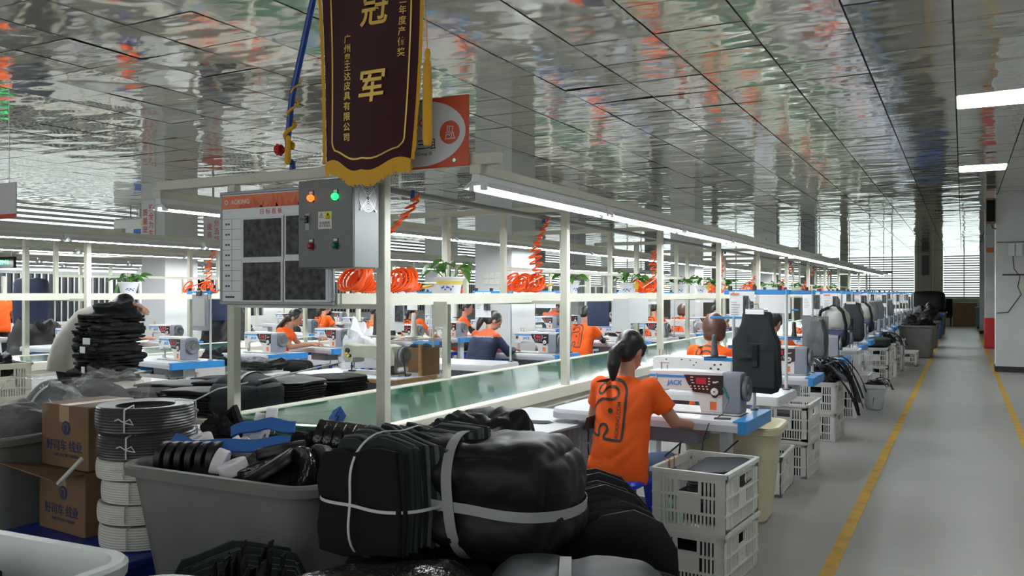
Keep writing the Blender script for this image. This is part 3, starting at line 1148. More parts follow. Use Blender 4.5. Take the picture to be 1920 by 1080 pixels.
def make_plant(seed, n, size, droop=False, yellow=0):
    rnd = random.Random(seed)
    t = thing('potted_plant', 'x', 'plant')
    MB().lathe([(0, 0), (.072, 0), (.08, .006), (.1, .1), (.112, .135), (.12, .137), (.121, .15), (.112, .15), (.106, .13), (0, .13)], 28, cap=False).build('pot', M['pot'], t)
    MB().lathe([(.0965, .088), (.1075, .118), (.109, .118), (.098, .088)], 28, cap=False, loop=True).build('pot_band', M['pot_yellow'] if seed % 3 == 0 else M['pot'], t)
    m = MB()
    for k in range(7):
        a = R(-90 + (k - 3) * 9)
        r = .0945
        m.ball((r * math.cos(a), r * math.sin(a), .062 + .012 * math.sin(k * 2.3)), .008, .004, .007 + .004 * (k % 2), 6, 4)
    m.build('pot_print', M['pot_blue'], t)
    MB().lathe([(0, .131), (.105, .131), (.1, .137), (0, .139)], 16, cap=False).build('soil', M['soil'], t)
    fo, st = MB(), MB()
    for i in range(n):
        a = 2 * PI * i / n + rnd.uniform(-.4, .4)
        el = rnd.uniform(.5, 1.4)
        L = size * rnd.uniform(.55, 1.0)
        b = Vector((math.cos(a) * .04, math.sin(a) * .04, .13))
        top = b + Vector((math.cos(a) * math.cos(el), math.sin(a) * math.cos(el), math.sin(el))) * L
        mid = b.lerp(top, .5) + Vector((0, 0, .02))
        st.tube([b, mid, top], .0035, 5)
        dr = Vector((math.cos(a + rnd.uniform(-.6, .6)), math.sin(a + rnd.uniform(-.6, .6)), rnd.uniform(-.5, .35)))
        ln = rnd.uniform(.1, .15) * (.8 + size)
        leaf(fo, top, dr, ln, ln * .62, (rnd.uniform(-.3, .3), rnd.uniform(-.9, .1), 1), rnd.uniform(.1, .4))
    if droop:
        for q in range(3):
            leaf(fo, (-.12 - q * .01, -.03, .12 - q * .05), (-.3, -.1, -1), .09, .06, (-1, -.4, .2))
    fo.build('foliage', M['leaf'], t, recalc=False)
    st.build('stem', M['leaf'], t, recalc=False)
    if yellow:
        y = MB()
        leaf(y, (.1, -.06, .16), (.3, -.2, -1), .1, .07, (.2, -1, .1))
        y.build('yellow_leaf', M['leaf_y'], t, recalc=False)
    return t
# ------------------------------------------------------------------ soft goods
def remesh(mb, voxel, it=6, fac=.5, warp=None):
    me = mb.mesh('draft', [M['skin']], smooth=0)
    o = bpy.data.objects.new('draft', me)
    COL.objects.link(o)
    md = o.modifiers.new('r', 'REMESH')
    md.mode = 'VOXEL'
    md.voxel_size = voxel
    if it:
        sm = o.modifiers.new('s', 'SMOOTH')
        sm.iterations = it
        sm.factor = fac
    dg = bpy.context.evaluated_depsgraph_get()
    out = bpy.data.meshes.new_from_object(o.evaluated_get(dg))
    bpy.data.objects.remove(o)
    out.materials.clear()
    if warp:
        for v in out.vertices:
            v.co = warp(v.co.copy(), v.normal.copy())
    out.shade_smooth()
    return out


def link(name, me, m, parent=None):
    me.materials.clear()
    for k in (m if isinstance(m, (list, tuple)) else [m]):
        me.materials.append(k)
    o = bpy.data.objects.new(name, me)
    COL.objects.link(o)
    if parent is not None:
        o.parent = parent
    return o


def tree_of(o):
    me = o.data
    return BVHTree.FromPolygons([v.co.copy() for v in me.vertices], [tuple(p.vertices) for p in me.polygons])


def around(o, cen, axis, w, t, m, name='strap', n=72, lift=.006, part=True):
    """a band wrapped round an object's mesh in the plane through cen across the given axis (mesh space)"""
    tr = tree_of(o)
    ax = Vector(axis).normalized()
    u, v, _ = frame_from(ax)
    P, N = [], []
    cen = Vector(cen)
    for i in range(n):
        a = 2 * PI * i / n
        d = u * math.cos(a) + v * math.sin(a)
        hit = tr.ray_cast(cen + d * 3, -d)
        r = (hit[0] - cen).length if hit[0] else (P[-1] - cen).length if P else .3
        P.append((r, d))
    rr = [p[0] for p in P]
    # bands bridge hollows: keep a running maximum and smooth it
    rr = [max(rr[(i + k) % n] - abs(k) * .004 for k in range(-3, 4)) for i in range(n)]
    for _ in range(3):
        rr = [sum(rr[(i + k) % n] for k in range(-2, 3)) / 5 for i in range(n)]
    pts = [cen + P[i][1] * (rr[i] + lift) for i in range(n)]
    nr = [P[i][1] for i in range(n)]
    b = MB()
    b.ribbon(pts, nr, w, t, True)
    s = b.build(name, m, o if part else None, recalc=True)
    return s


def nz(p, s, seed=0):
    return noise.noise(Vector(p) * s + Vector((seed * 7.3, seed * 3.1, seed * 1.7)))


def soft_box(w, d, h, r, n=(18, 18, 14), bulge=.03, layers=0, axis=2, amp=.006, seed=1, crumple=(.012, 6), pinch=()):
    """a padded, layered or crumpled block; base at z=0"""
    half = Vector((w / 2, d / 2, h / 2))
    rnd = random.Random(seed)
    offs = [rnd.uniform(-1, 1) for _ in range(200)]
    mb = MB()

    def pos(c):
        s = Vector((c[0] * half.x, c[1] * half.y, c[2] * half.z))
        inn = Vector([max(-(half[k] - r), min(half[k] - r, s[k])) for k in range(3)])
        dr = (s - inn)
        dr = dr.normalized() if dr.length > 1e-9 else Vector((0, 0, 1))
        p = inn + dr * r if (s - inn).length > 1e-9 else s
        q = [1 - c[k] * c[k] for k in range(3)]
        mx = max(range(3), key=lambda k: abs(c[k]))
        o = [k for k in range(3) if k != mx]
        p = p + dr * bulge * q[o[0]] * q[o[1]]
        if layers and mx != axis:
            tt = (p[axis] / half[axis] + 1) / 2 * layers + .35 * nz(p, 3, seed)
            k = int(math.floor(tt)) % 199
            f = tt - math.floor(tt)
            g = offs[k] * amp - (amp * 1.1 if f < .16 or f > .84 else 0)
            p = p + dr * g * (.6 + .8 * abs(nz(p, 2.1, seed + 3)))
        if crumple:
            p = p + dr * (crumple[0] * nz(p, crumple[1], seed) + crumple[0] * .6 * (abs(nz(p, crumple[1] * 2.3, seed + 5)) - .3))
        for (pa, pv, pd, pw) in pinch:
            if mx != pa:
                p = p - dr * pd * math.exp(-((p[pa] - pv) / pw) ** 2)
        return p + Vector((0, 0, h / 2))
    for ax in range(3):
        o = [k for k in range(3) if k != ax]
        for sd in (-1, 1):
            def fn(u, v, ax=ax, o=o, sd=sd):
                c = [0, 0, 0]
                c[ax] = sd
                c[o[0]] = u * 2 - 1
                c[o[1]] = v * 2 - 1
                return pos(c)
            mb.grid(fn, n[o[0]], n[o[1]])
    return mb


def sheets(outline, n, t, jit=.01, shift=.006, groove=.012, seed=1, warp=None, drift=None, rot=0):
    """a pile of n cut sheets, each t thick, as one layered block growing along +z"""
    rnd = random.Random(seed)
    rings = []
    cx = sum(p[0] for p in outline) / len(outline)
    cy = sum(p[1] for p in outline) / len(outline)
    first = last = None
    for k in range(n):
        s = 1 + rnd.gauss(0, jit)
        dx, dy = rnd.gauss(0, shift), rnd.gauss(0, shift)
        if drift:
            q = drift(k / max(1, n - 1))
            dx, dy = dx + q[0], dy + q[1]
        ca = math.cos(rnd.gauss(0, rot)), math.sin(rnd.gauss(0, rot))
        ph = rnd.uniform(0, 6)

        def rg(sc, z):
            out = []
            for i, p in enumerate(outline):
                wv = 1 + .006 * math.sin(i * .9 + ph)
                x, y = (p[0] - cx) * sc * wv, (p[1] - cy) * sc * wv
                out.append((cx + x * ca[0] - y * ca[1] + dx, cy + x * ca[1] + y * ca[0] + dy, z))
            return out
        if k == 0:
            for q in (.03, .35, .7):
                rings.append(rg(s * q, 0))
        rings += [rg(s * (1 - groove), (k + .06) * t), rg(s, (k + .3) * t), rg(s, (k + .75) * t), rg(s * (1 - groove), (k + .97) * t)]
        if k == n - 1:
            for q in (.7, .35, .03):
                rings.append(rg(s * q, (k + 1) * t))
    mb = MB().rings(rings)
    if warp:
        mb.v = [Vector(warp(p)) for p in mb.v]
    return mb


def heap_mb(w, d, h, seed, amp=.3, fq=3.0, n=40, flat=.55):
    """a crumpled heap; base at z=0"""
    rnd = seed

    def fn(u, v):
        a = 2 * PI * u
        e = PI / 2 * v
        c = math.cos(e) ** flat if v < 1 else 0
        x, y, z = math.cos(a) * c, math.sin(a) * c, math.sin(e) ** .8
        p = Vector((x, y, z))
        k = 1 + amp * (.8 * nz(p, fq * .6, rnd) + .55 * abs(nz(p, fq * 1.3, rnd + 2)) - .2 + .1 * nz(p, fq * 3, rnd + 4))
        return (x * w / 2 * k, y * d / 2 * k, max(0, z * h * (1 + (k - 1) * 1.2)))
    return MB().grid(fn, n, int(n * .55))


# ------------------------------------------------------------------ people
def hand(mb, wrist, dr, side, curl=.5, palm=(0, 0, -1)):
    d = Vector(dr).normalized()
    up = -Vector(palm)
    up = (up - d * up.dot(d)).normalized()
    s = d.cross(up).normalized() * side
    w = Vector(wrist)
    mb.capsule(w, w + d * .03, .024, .026, 10)
    for k in range(4):
        off = (k - 1.5) * .0205
        b = w + d * .035 + s * off * .8
        kn = w + d * (.088 - .006 * abs(k - 1.2)) + s * off
        mb.capsule(b, kn, .0145, .0105, 8)
        L = (.045, .05, .047, .036)[k]
        m1 = kn + (d * math.cos(curl) - up * math.sin(curl)) * L * .6
        m2 = m1 + (d * math.cos(curl * 2) - up * math.sin(curl * 2)) * L * .5
        mb.capsule(kn, m1, .0098, .009, 8).capsule(m1, m2, .009, .0078, 8)
    tb = w + d * .025 - s * .024
    t1 = tb + (d * .7 - s * .6 - up * .3).normalized() * .04
    t2 = t1 + (d * .9 - s * .1 - up * .4).normalized() * .03
    mb.capsule(tb, t1, .014, .011, 8).capsule(t1, t2, .0105, .009, 8)


SIT = dict(P=(0, 0, .545), C=(0, .05, .80), N=(0, .12, 1.05), head=(0, .175, 1.205), tilt=24, yaw=0,
           sh=.158, shy=.095, shz=1.0, elb=[(-.25, .26, .79), (.25, .26, .79)], wr=[(-.13, .5, .815), (.13, .5, .815)], hd=[(.3, .9, 0), (-.3, .9, 0)],
           kn=[(-.15, .40, .51), (.15, .40, .51)], an=[(-.16, .40, .09), (.16, .40, .09)], ft=(0, 1, 0))


def bez(a, b, c, u):
    a, b, c = Vector(a), Vector(b), Vector(c)
    b2 = b * 2 - (a + c) * .5
    return a * (1 - u) ** 2 + b2 * 2 * u * (1 - u) + c * u * u


def torso(mb, p, spec, n=22):
    rings = []
    for u, rx, ry, fy in spec:
        c = bez(p['P'], p['C'], p['N'], u)
        t = (bez(p['P'], p['C'], p['N'], u + .02) - bez(p['P'], p['C'], p['N'], u - .02)).normalized()
        f = Vector((1, 0, 0)).cross(t) * -1
        if f.y < 0 and t.z > 0:
            f = -f
        c = c + f * fy
        ring = []
        for i in range(n):
            a = 2 * PI * i / n
            q = 2.5
            ca, sa = math.cos(a), math.sin(a)
            ring.append(c + Vector((1, 0, 0)) * rx * abs(ca) ** (2 / q) * (1 if ca > 0 else -1) + f * ry * abs(sa) ** (2 / q) * (1 if sa > 0 else -1))
        rings.append(ring)
    mb.rings(rings)


def person(label, pose, top='orange', hair='pony', hcol='hair', trousers='dark_cloth', sleeve=.55, voxel=.013, jacket=False, fat=1.0, face=False, group=None, logo=False):
    p = dict(SIT)
    p.update(pose)
    t = thing('person', label, 'person', (0, 0, 0), 0, group)
    HM = T(*p['head']) @ Euler((R(-p['tilt']), 0, R(p['yaw']))).to_matrix().to_4x4()
    h = lambda x, y, z: HM @ Vector((x, y, z))
    b = MB()
    # trunk and limbs
    torso(b, p, [(0, .135, .1, 0), (.2, .135, .095, 0), (.5, .125, .09, 0), (.75, .145, .095, 0), (.9, .12, .075, 0), (1, .055, .055, 0)])
    P = Vector(p['P'])
    N = Vector(p['N'])
    b.capsule(N - Vector((0, .01, .03)), h(0, -.02, -.06), .052, .05)
    sh, el, wr = [], p['elb'], p['wr']
    for i, sx in enumerate((-1, 1)):
        s_ = Vector((sx * p['sh'], p['shy'], p['shz'])) if 'shp' not in p else Vector(p['shp'][i])
        sh.append(s_)
        b.capsule(s_, el[i], .047, .038)
        b.capsule(el[i], wr[i], .038, .026)
        hand(b, wr[i], p['hd'][i], -sx, .45)
        hip = P + Vector((sx * .085, .0, -.02))
        b.capsule(hip, p['kn'][i], .075, .055)
        b.capsule(p['kn'][i], p['an'][i], .054, .036)
        a = Vector(p['an'][i])
        b.capsule(a - Vector((0, 0, .04)), a + Vector(p['ft']) * .13 - Vector((0, 0, .055)), .036, .03)
    # head
    c0 = len(b.v)
    b.ball((0, 0, .02), .075, .094, .1, 18, 12)
    b.ball((0, .028, -.045), .054, .062, .068, 14, 9)
    b.capsule((0, .088, .012), (0, .106, -.022), .009, .013, 8)
    for sx in (-1, 1):
        b.ball((sx * .076, -.008, -.005), .011, .02, .031, 8, 6)
        b.ball((sx * .03, .07, .022), .018, .016, .01, 8, 6)
    b.ball((0, .083, -.053), .022, .012, .006, 8, 5)
    b.ball((0, .084, -.064), .018, .011, .006, 8, 5)
    for i in range(c0, len(b.v)):
        b.v[i] = HM @ b.v[i]
    link('body', remesh(b, voxel * .85, 3, .4), M['skin'], t)
    if face:
        for sx in (-1, 1):
            e = MB().ball(h(sx * .031, .083, .012), .0125, .009, .006, 8, 6)
            e.build('eye', M['dark_steel'], t)
            MB().tube([h(sx * .016, .088, .034), h(sx * .034, .087, .039), h(sx * .05, .074, .032)], .003, 5).build('eyebrow', M[hcol], t)
        MB().capsule(h(-.02, .092, -.056), h(.02, .092, -.056), .0045, .0045, 6).build('lips', M['btn_red'], t)
    # clothes
    s = MB()
    f = fat
    if jacket:
        spec = [(-.16, .185 * f, .14 * f, 0), (.1, .19 * f, .14 * f, 0), (.4, .185 * f, .13 * f, 0), (.7, .198 * f, .13 * f, 0), (.86, .188 * f, .11, 0), (.96, .12, .085, 0), (1.04, .075, .07, 0)]
    else:
        spec = [(-.2, .178 * f, .132 * f, 0), (-.05, .182 * f, .135 * f, 0), (.2, .172 * f, .128 * f, 0), (.5, .165 * f, .115 * f, 0), (.72, .18 * f, .115 * f, 0), (.86, .178 * f, .1, 0), (.96, .105, .075, 0), (1.01, .066, .062, 0)]
    torso(s, p, spec)
    for i in (0, 1):
        e = Vector(el[i])
        a, z = sh[i], sh[i].lerp(e, sleeve) if sleeve <= 1 else e
        s.ball(tuple(a), .066, .064, .06, 12, 8)
        s.cyl(a, z, .064, .066 if sleeve <= 1 else .056, 14)
        if sleeve > 1:
            w_ = e.lerp(Vector(wr[i]), sleeve - 1)
            s.ball(tuple(e), .056, .056, .056, 12, 8)
            s.cyl(e, w_, .055, .042, 14)
    rnd = len(bpy.data.meshes) % 17

    def folds(co, no):
        k = nz((co.x, co.y, co.z * .6 + co.x * .5), 9, rnd) * .007 + (abs(nz((co.x * .7, co.y, co.z * 1.6 - abs(co.x)), 6, rnd + 1)) - .25) * .012
        return co + no * k
    so = link('shirt' if not jacket else 'jacket', remesh(s, voxel, 5, .5, folds), M[top], t)
    g = MB()
    torso(g, p, [(-.14, .15, .115, 0), (.02, .152, .118, 0), (.22, .14, .11, 0)])
    for i, sx in enumerate((-1, 1)):
        hip = P + Vector((sx * .085, .0, -.02))
        g.capsule(hip, p['kn'][i], .092, .07)
        k, a = Vector(p['kn'][i]), Vector(p['an'][i])
        g.cyl(k, a + (k - a) * .06, .068, .058, 14)
    link('trousers', remesh(g, voxel, 4, .5), M[trousers], t)
    for i in (0, 1):
        a = Vector(p['an'][i])
        q = MB().capsule(a - Vector((0, .02, .05)), a + Vector(p['ft']) * .15 - Vector((0, 0, .058)), .044, .036, 10)
        q.build('shoe', M['black_rubber'], t)
    # hair
    r = MB()
    r.ball((0, -.02, .035), .084, .098, .098, 18, 12)
    if hair in ('pony', 'bun'):
        r.ball((0, -.05, -.02), .07, .06, .07, 14, 9)
        r.ball((0, -.115, .0), .03, .03, .03, 10, 7)
        if hair == 'pony':
            r.capsule((0, -.11, .0), (.0, -.145, -.05), .028, .04)
            r.capsule((0, -.145, -.05), (.004, -.138, -.12), .04, .043)
            r.capsule((.004, -.138, -.12), (.008, -.12, -.2), .043, .022)
        else:
            r.ball((0, -.13, .02), .045, .04, .045, 12, 8)
    elif hair == 'bob':
        r.ball((0, -.03, .0), .108, .1, .125, 18, 12)
        r.ball((0, -.03, -.075), .1, .085, .065, 16, 10)
    elif hair == 'long':
        r.ball((0, -.05, -.02), .075, .06, .09, 14, 9)
        for k in range(-2, 3):
            r.capsule((k * .025, -.09, -.04), (k * .03, -.14, -.22), .03, .026)
            r.capsule((k * .03, -.14, -.22), (k * .022, -.12, -.33), .026, .014)
    else:
        r.ball((0, -.05, -.01), .074, .056, .075, 14, 9)
    if hair in ('pony', 'long', 'bob'):
        for sx in (-1, 1):
            r.capsule((sx * .066, .045, .05), (sx * .078, .02, -.015), .014, .01, 8)
    r.v = [HM @ q for q in r.v]
    ho = link('hair', remesh(r, voxel * .8, 4, .5), M[hcol], t)
    if hair in ('pony', 'long'):
        e = MB().lathe([(.026, -.008), (.033, -.004), (.033, .004), (.026, .008)], 12, cap=False, loop=True)
        e.v = [HM @ (T(0, -.128, -.012, 40) @ q) for q in e.v]
        e.build('hair_tie', M['dark_steel'], ho)
    if logo:
        back_print(so, t, p)
    return t


LOGO = [[(512, 612), (480, 632), (462, 660), (452, 700), (456, 730), (448, 760), (446, 790), (456, 822), (515, 836), (508, 808), (508, 780), (524, 762), (545, 764), (560, 784), (556, 806), (542, 820), (540, 846), (590, 851), (641, 852),
         (643, 760), (643, 600), (640, 560), (626, 528), (600, 504), (562, 493), (524, 498), (494, 520), (478, 550), (474, 580), (510, 584), (514, 560), (535, 540), (562, 536), (590, 550), (603, 580), (594, 600), (568, 612), (512, 612)]]


def back_print(so, parent, p):
    tr = tree_of(so)
    sc = .00096
    b = MB()
    cx = 590

    def to(q):
        return Vector(((q[0] - cx) * sc * 1.2, 0, .966 - (q[1] - 580) * sc))
    for ln in LOGO:
        pts = []
        for i in range(len(ln) - 1):
            a, c = to(ln[i]), to(ln[i + 1])
            n = max(1, int((c - a).length / .008))
            pts += [a.lerp(c, k / n) for k in range(n)]
        pts.append(to(ln[-1]))
        # soften corners a little
        for _ in range(2):
            pts = [pts[0]] + [(pts[i - 1] + pts[i] * 2 + pts[i + 1]) / 4 for i in range(1, len(pts) - 1)] + [pts[-1]]
        vs = []
        for i in range(len(pts)):
            d = (pts[min(i + 1, len(pts) - 1)] - pts[max(i - 1, 0)]).normalized()
            s = d.cross(Vector((0, 1, 0)))
            vs += [pts[i] - s * .0075, pts[i] + s * .0075]
        b.add(vs, [(2 * i, 2 * i + 1, 2 * i + 3, 2 * i + 2) for i in range(len(pts) - 1)])
    b.add([to((565 + 14 * math.cos(2 * PI * k / 14), 680 + 17 * math.sin(2 * PI * k / 14))) for k in range(14)], [list(range(14))])
    b.text('AOKING.COM', .033, T((612 - cx) * sc * 1.2, 0, .966 - (733 - 580) * sc, 0, -90, 0) @ T(0, 0, 0, 90), 0, bold=.0003)
    out = []
    for v in b.v:
        hit = tr.ray_cast(Vector((v.x, -1.5, v.z)), Vector((0, 1, 0)))
        out.append(hit[0] + Vector((0, -.0035, 0)) if hit[0] else Vector((v.x, -.1, v.z)))
    b.v = out
    b.build('back_print', M['print'], so, smooth=0, recalc=False)


def dup_person(src, loc, rz, label, scale=1.0):
    return dup(src, loc, rz, label, None, scale)
# ------------------------------------------------------------------ banner, pipe, signs at the head of the near conveyor
def banner():
    t = thing('award_banner', 'maroon velvet award banner with gold characters and yellow fringe hanging above the control box', 'banner', (-2.93, 3.84, 3.36))
    Yb = 3.84

    def S(u, v):
        """u across 0..1, v down 0..1, world minus origin"""
        xl = -3.27 + .035 * v
        xr = -2.585 - .15 * max(0, v - .1) ** 1.3
        x = xl + (xr - xl) * u
        tip = .055 * (1 - abs(u - .5) * 2) ** 1.2 - .02 * math.sin(PI * 2 * min(u, 1 - u) * 2) * (1 if 0 < u < 1 else 0)
        z = 3.32 - v * (3.32 - 2.3) - tip * max(0, (v - .6) / .4)
        y = Yb + .075 * max(0, u - .55) ** 1.5 * 4 * v + .012 * math.sin(u * 5 + v * 3)
        return Vector((x + 2.93, y - Yb, z - 3.36))
    g = MB()
    g.grid(lambda u, v: S(u, v), 28, 40)
    g.grid(lambda u, v: S(1 - u, v) + Vector((0, .006, 0)), 28, 40)
    cl = g.build('cloth', M['maroon'], t, recalc=False)
    # gold line
    m = MB()
    pts = [(.09, .0)] + [(.09, k / 20) for k in range(1, 19)] + [(.1, .92), (.13, .945)] + [(.13 + .74 * k / 14, .945) for k in range(1, 15)] + [(.91, .92)] + [(.92, 1 - k / 20) for k in range(2, 20)]
    vs = []
    for i, (u, v) in enumerate(pts):
        p0, p1 = pts[max(0, i - 1)], pts[min(len(pts) - 1, i + 1)]
        d = (S(*p1) - S(*p0)).normalized()
        sd = d.cross(Vector((0, 1, 0)))
        c = S(u, v) + Vector((0, -.004, 0))
        vs += [c - sd * .005, c + sd * .005]
    m.add(vs, [(2 * i, 2 * i + 1, 2 * i + 3, 2 * i + 2) for i in range(len(pts) - 1)])
    m.build('gold_line', M['gold'], cl, smooth=0)
    # lettering
    def ch(c, u, v, s, b=0.0, sh=0):
        m.text(c, s, T(*(S(u, v) + Vector((0, -.005, 0))), 90, 0, 6 if u > .7 else 0), .0012, bold=b, shear=sh)
    for c_, u_, v_ in (('冠', .55, .2), ('军', .565, .615)):
        m = MB()
        ch(c_, u_, v_, .19, .0035, .12)
        m.build('gold_character', M['gold'], cl, smooth=0)
    m = MB()
    for i, c in enumerate('广州奥王达皮具有限公司'):
        ch(c, .265 + .003 * i, .325 + i * .0525, .05, .0006)
    m.build('lettering', M['gold'], cl, smooth=0)
    m = MB()
    for i, c in enumerate('二〇二三年度产值奖'):
        ch(c, .845, -.04 + .055 * (i + 1) - .012, .05, .0006)
    m.build('lettering', M['gold'], cl, smooth=0)
    # fringe
    m = MB()
    n = 90
    def strip(path, out, ln, jag):
        vs, k = [], len(path)
        for i, p in enumerate(path):
            j = ln * (1 + jag * (random.random() - .5))
            o = out(i / (k - 1))
            vs += [p + Vector((0, -.006, 0)), p + o * j * .5 + Vector((0, -.014, 0)), p + o * j + Vector((0, -.004, 0)), p + o * j * .5 + Vector((0, .008, 0))]
        fs = []
        for i in range(k - 1):
            for q in range(4):
                r = (q + 1) % 4
                fs.append((4 * i + q, 4 * i + r, 4 * i + 4 + r, 4 * i + 4 + q))
        m.add(vs, fs)
    random.seed(3)
    strip([S(k / n, 1) for k in range(n + 1)], lambda u: Vector((0, 0, -1)), .085, .25)
    strip([S(0, k / 60) for k in range(61)], lambda u: Vector((-1, 0, -.4)), .026, .4)
    strip([S(1, k / 60) for k in range(61)], lambda u: Vector((1, 0, -.4)), .022, .4)
    m.build('fringe', M['fringe'], t)
    MB().cyl((-.42, 0, -.03), (.42, 0, -.03), .012, n=10).build('rod', M['gold'], t)
    m = MB()
    for sx in (-.4, .4):
        m.cyl((sx, 0, -.03), (sx * .2, 0, .145), .003, n=5)
    m.build('hanging_cord', M['fringe'], t)
    # side tassel on its cord
    q = MB().tube([(.365, -.02, -.03), (.39, -.02, -.3), (.402, -.02, -.52)], .003, 5)
    tc = q.build('tassel_cord', M['fringe'], t)
    MB().lathe([(0, -.5), (.012, -.505), (.018, -.53), (.011, -.56), (.02, -.575), (.026, -.7), (.027, -.98), (.02, -1.02), (0, -1.02)], 14, (.402, -.02, 0), cap=False).build('tassel', M['fringe'], tc)
    return t


banner()

t = thing('air_drop_pipe', 'blue air drop pipe with red valve slanting from the ceiling beside the maroon banner', 'pipe', (-3.78, 4.16, 2.335))
MB().tube([(.0, 0, .0), (.0, 0, .05), (-.03, -.01, .07), (-.03, -.01, .2), (.02, -.03, .45), (.26, -.06, 1.165)], .02, 10).build('pipe', M['pipe_blue'], t)
m = MB()
m.lathe([(0, -.02), (.03, -.02), (.033, -.01), (.033, .01), (.03, .02), (0, .02)], 12, (-.075, -.04, .13), 'x', cap=False)
m.cyl((-.075, -.04, .13), (-.03, -.015, .13), .008, n=8)
for k in range(6):
    a = PI * k / 3
    m.ball((-.075, -.04 + .03 * math.cos(a), .13 + .03 * math.sin(a)), .012, nu=8, nv=5)
m.build('valve_wheel', M['red'], t)
m = MB()
P = []
for i in range(70):
    u = i / 69
    a = u * 2 * PI * 3.2
    c = Vector((-.03, -.01, .14)).lerp(Vector((.07, -.035, .56)), u)
    P.append(c + Vector((math.cos(a), math.sin(a), 0)) * (.03 - .006 * u))
m.tube(P, [.016 - .012 * (i / 69) for i in range(70)], 6)
m.capsule((-.0, -.04, .2), (.0, -.045, .05), .016, .02, 8)
m.build('wound_tassel', M['fringe'], t)

# group sign on the head beam
t = thing('group_sign', 'white and orange production group sign standing on the head beam behind the banner', 'sign', (-2.82, 4.1, 2.265))
MB().box(-.44, .38, 0, .012, 0, .4, .003).build('board', M['sign_orange'], t)
poly = [(-.43, .012), (.06, .012)] + [(.06 + .302 * math.cos(PI * (k / 20 - .5)), .2 + .188 * math.sin(PI * (k / 20 - .5))) for k in range(1, 20)] + [(.06, .388), (-.43, .388)]
MB().prism(poly, -.003, .002, 'xz').build('white_face', M['sign_white'], t)
m = MB().lathe([(0, -.0045), (.066, -.0045), (.066, -.002), (0, -.002)], 32, (.258, 0, .195), 'y', cap=False)
m.build('emblem_disc', M['sign_orange'], t)
m = MB()
ln = lambda *pts: m.ribbon([(.258 + a * .001, -.0048, .195 + b * .001) for a, b in pts], (0, -1, 0), .005, .0012)
ln((-30, -36), (38, -36))
ln((-24, -30), (-24, -14), (4, -14))
ln((10, -34), (16, 0), (24, 0), (32, -34))
ln((18, 2), (22, 30))
ln((22, 32), (2, 32), (-4, 20))
ln((-14, 36), (-14, 6), (-4, 0), (0, 8), (0, 34), (-14, 36))
ln((-8, -4), (-10, -12))
ln((-20, 2), (-24, -6))
ln((4, -2), (8, -8))
m.build('emblem_arm', M['sign_white'], t, smooth=0)
m = MB().text('AOKING', .056, T(-.02, -.0035, .262, 90), .0006, bold=.0012)
m.ribbon([(-.045, -.0036, .225), (.01, -.0036, .225)], (0, -1, 0), .003, .001)
m.build('orange_lettering', M['sign_orange'], t, smooth=0)
m = MB().text('智造三组', .066, T(.035, -.0035, .135, 90), .0006, bold=.0006)
m.build('lettering', M['ink'], t, smooth=0)
MB().text('Production Group III', .028, T(.02, -.0035, .085, 90), .0005).build('small_lettering', M['ink'], t, smooth=0)
for x in (-.15, .29):
    MB().lathe([(0, -.008), (.01, -.008), (.013, -.004), (.013, 0), (0, 0)], 12, (x, 0, .035), 'y', cap=False).build('bolt', M['alu'], t)

# control box
t = thing('control_box', 'grey electrical control box with lit red and green lamps on the front post', 'control box', (-3.26, 3.86, 1.698))
MB().box(-.2, .2, .012, .245, 0, .51, .004).build('case', M['cab_side'], t)
d = MB().box(-.2, .2, -.004, .011, 0, .51, .004).build('door', M['cab_grey'], t)


def pilot(x, z, m_, nm, up=.0):
    MB().box(x - .018, x + .018, -.008, -.004, z - .03, z + .038).build('lamp_plate', M['black'], d)
    o = MB().lathe([(0, -.034), (.012, -.032), (.018, -.024), (.018, -.012), (.022, -.012), (.022, -.004), (0, -.004)], 18, (x, 0, z - .005), 'y', cap=False).build(nm, m_, d)
    MB().box(x - .013, x + .013, -.0095, -.0075, z + .02, z + .034).build('name_plate', M['outlet'], d)
    return o


pilot(-.1, .412, M['lamp_red'], 'indicator_lamp')
pilot(.08, .412, M['lamp_green'], 'indicator_lamp')
pilot(-.1, .132, M['btn_red'], 'push_button')
pilot(.08, .132, M['btn_green'], 'push_button')
m = MB().box(-.142, -.118, -.022, -.004, .262, .305, .003).box(-.165, -.12, -.03, -.02, .282, .29)
m.build('rotary_switch', M['black'], d)
MB().box(-.145, -.115, -.006, -.004, .222, .318).build('switch_plate', M['cab_side'], d)
m = MB().box(-.048, .052, -.0055, -.004, .225, .325)
w = m.build('warning_sticker', M['outlet'], d)
MB().box(.0, .05, -.0068, -.0055, .278, .323).build('yellow_sticker', M['yellow'], w)
m = MB().prism([(.013, .3), (.037, .3), (.025, .318)], -.0078, -.0068)
m.text('注意', .017, T(.025, -.0074, .288, 90), .0003)
m.ribbon([(-.04, -.0062, .29), (-.008, -.0062, .29), (-.024, -.0062, .318), (-.04, -.0062, .29)], (0, -1, 0), .002, .0006)
m.ribbon([(-.022, -.0062, .312), (-.027, -.0062, .302), (-.021, -.0062, .301), (-.025, -.0062, .292)], (0, -1, 0), .002, .0006)
m.text('有电危险', .02, T(.0, -.0062, .258, 90), .0003).text('非专业勿动', .017, T(.0, -.0062, .24, 90), .0003)
m.build('sticker_print', M['ink'], w, smooth=0)
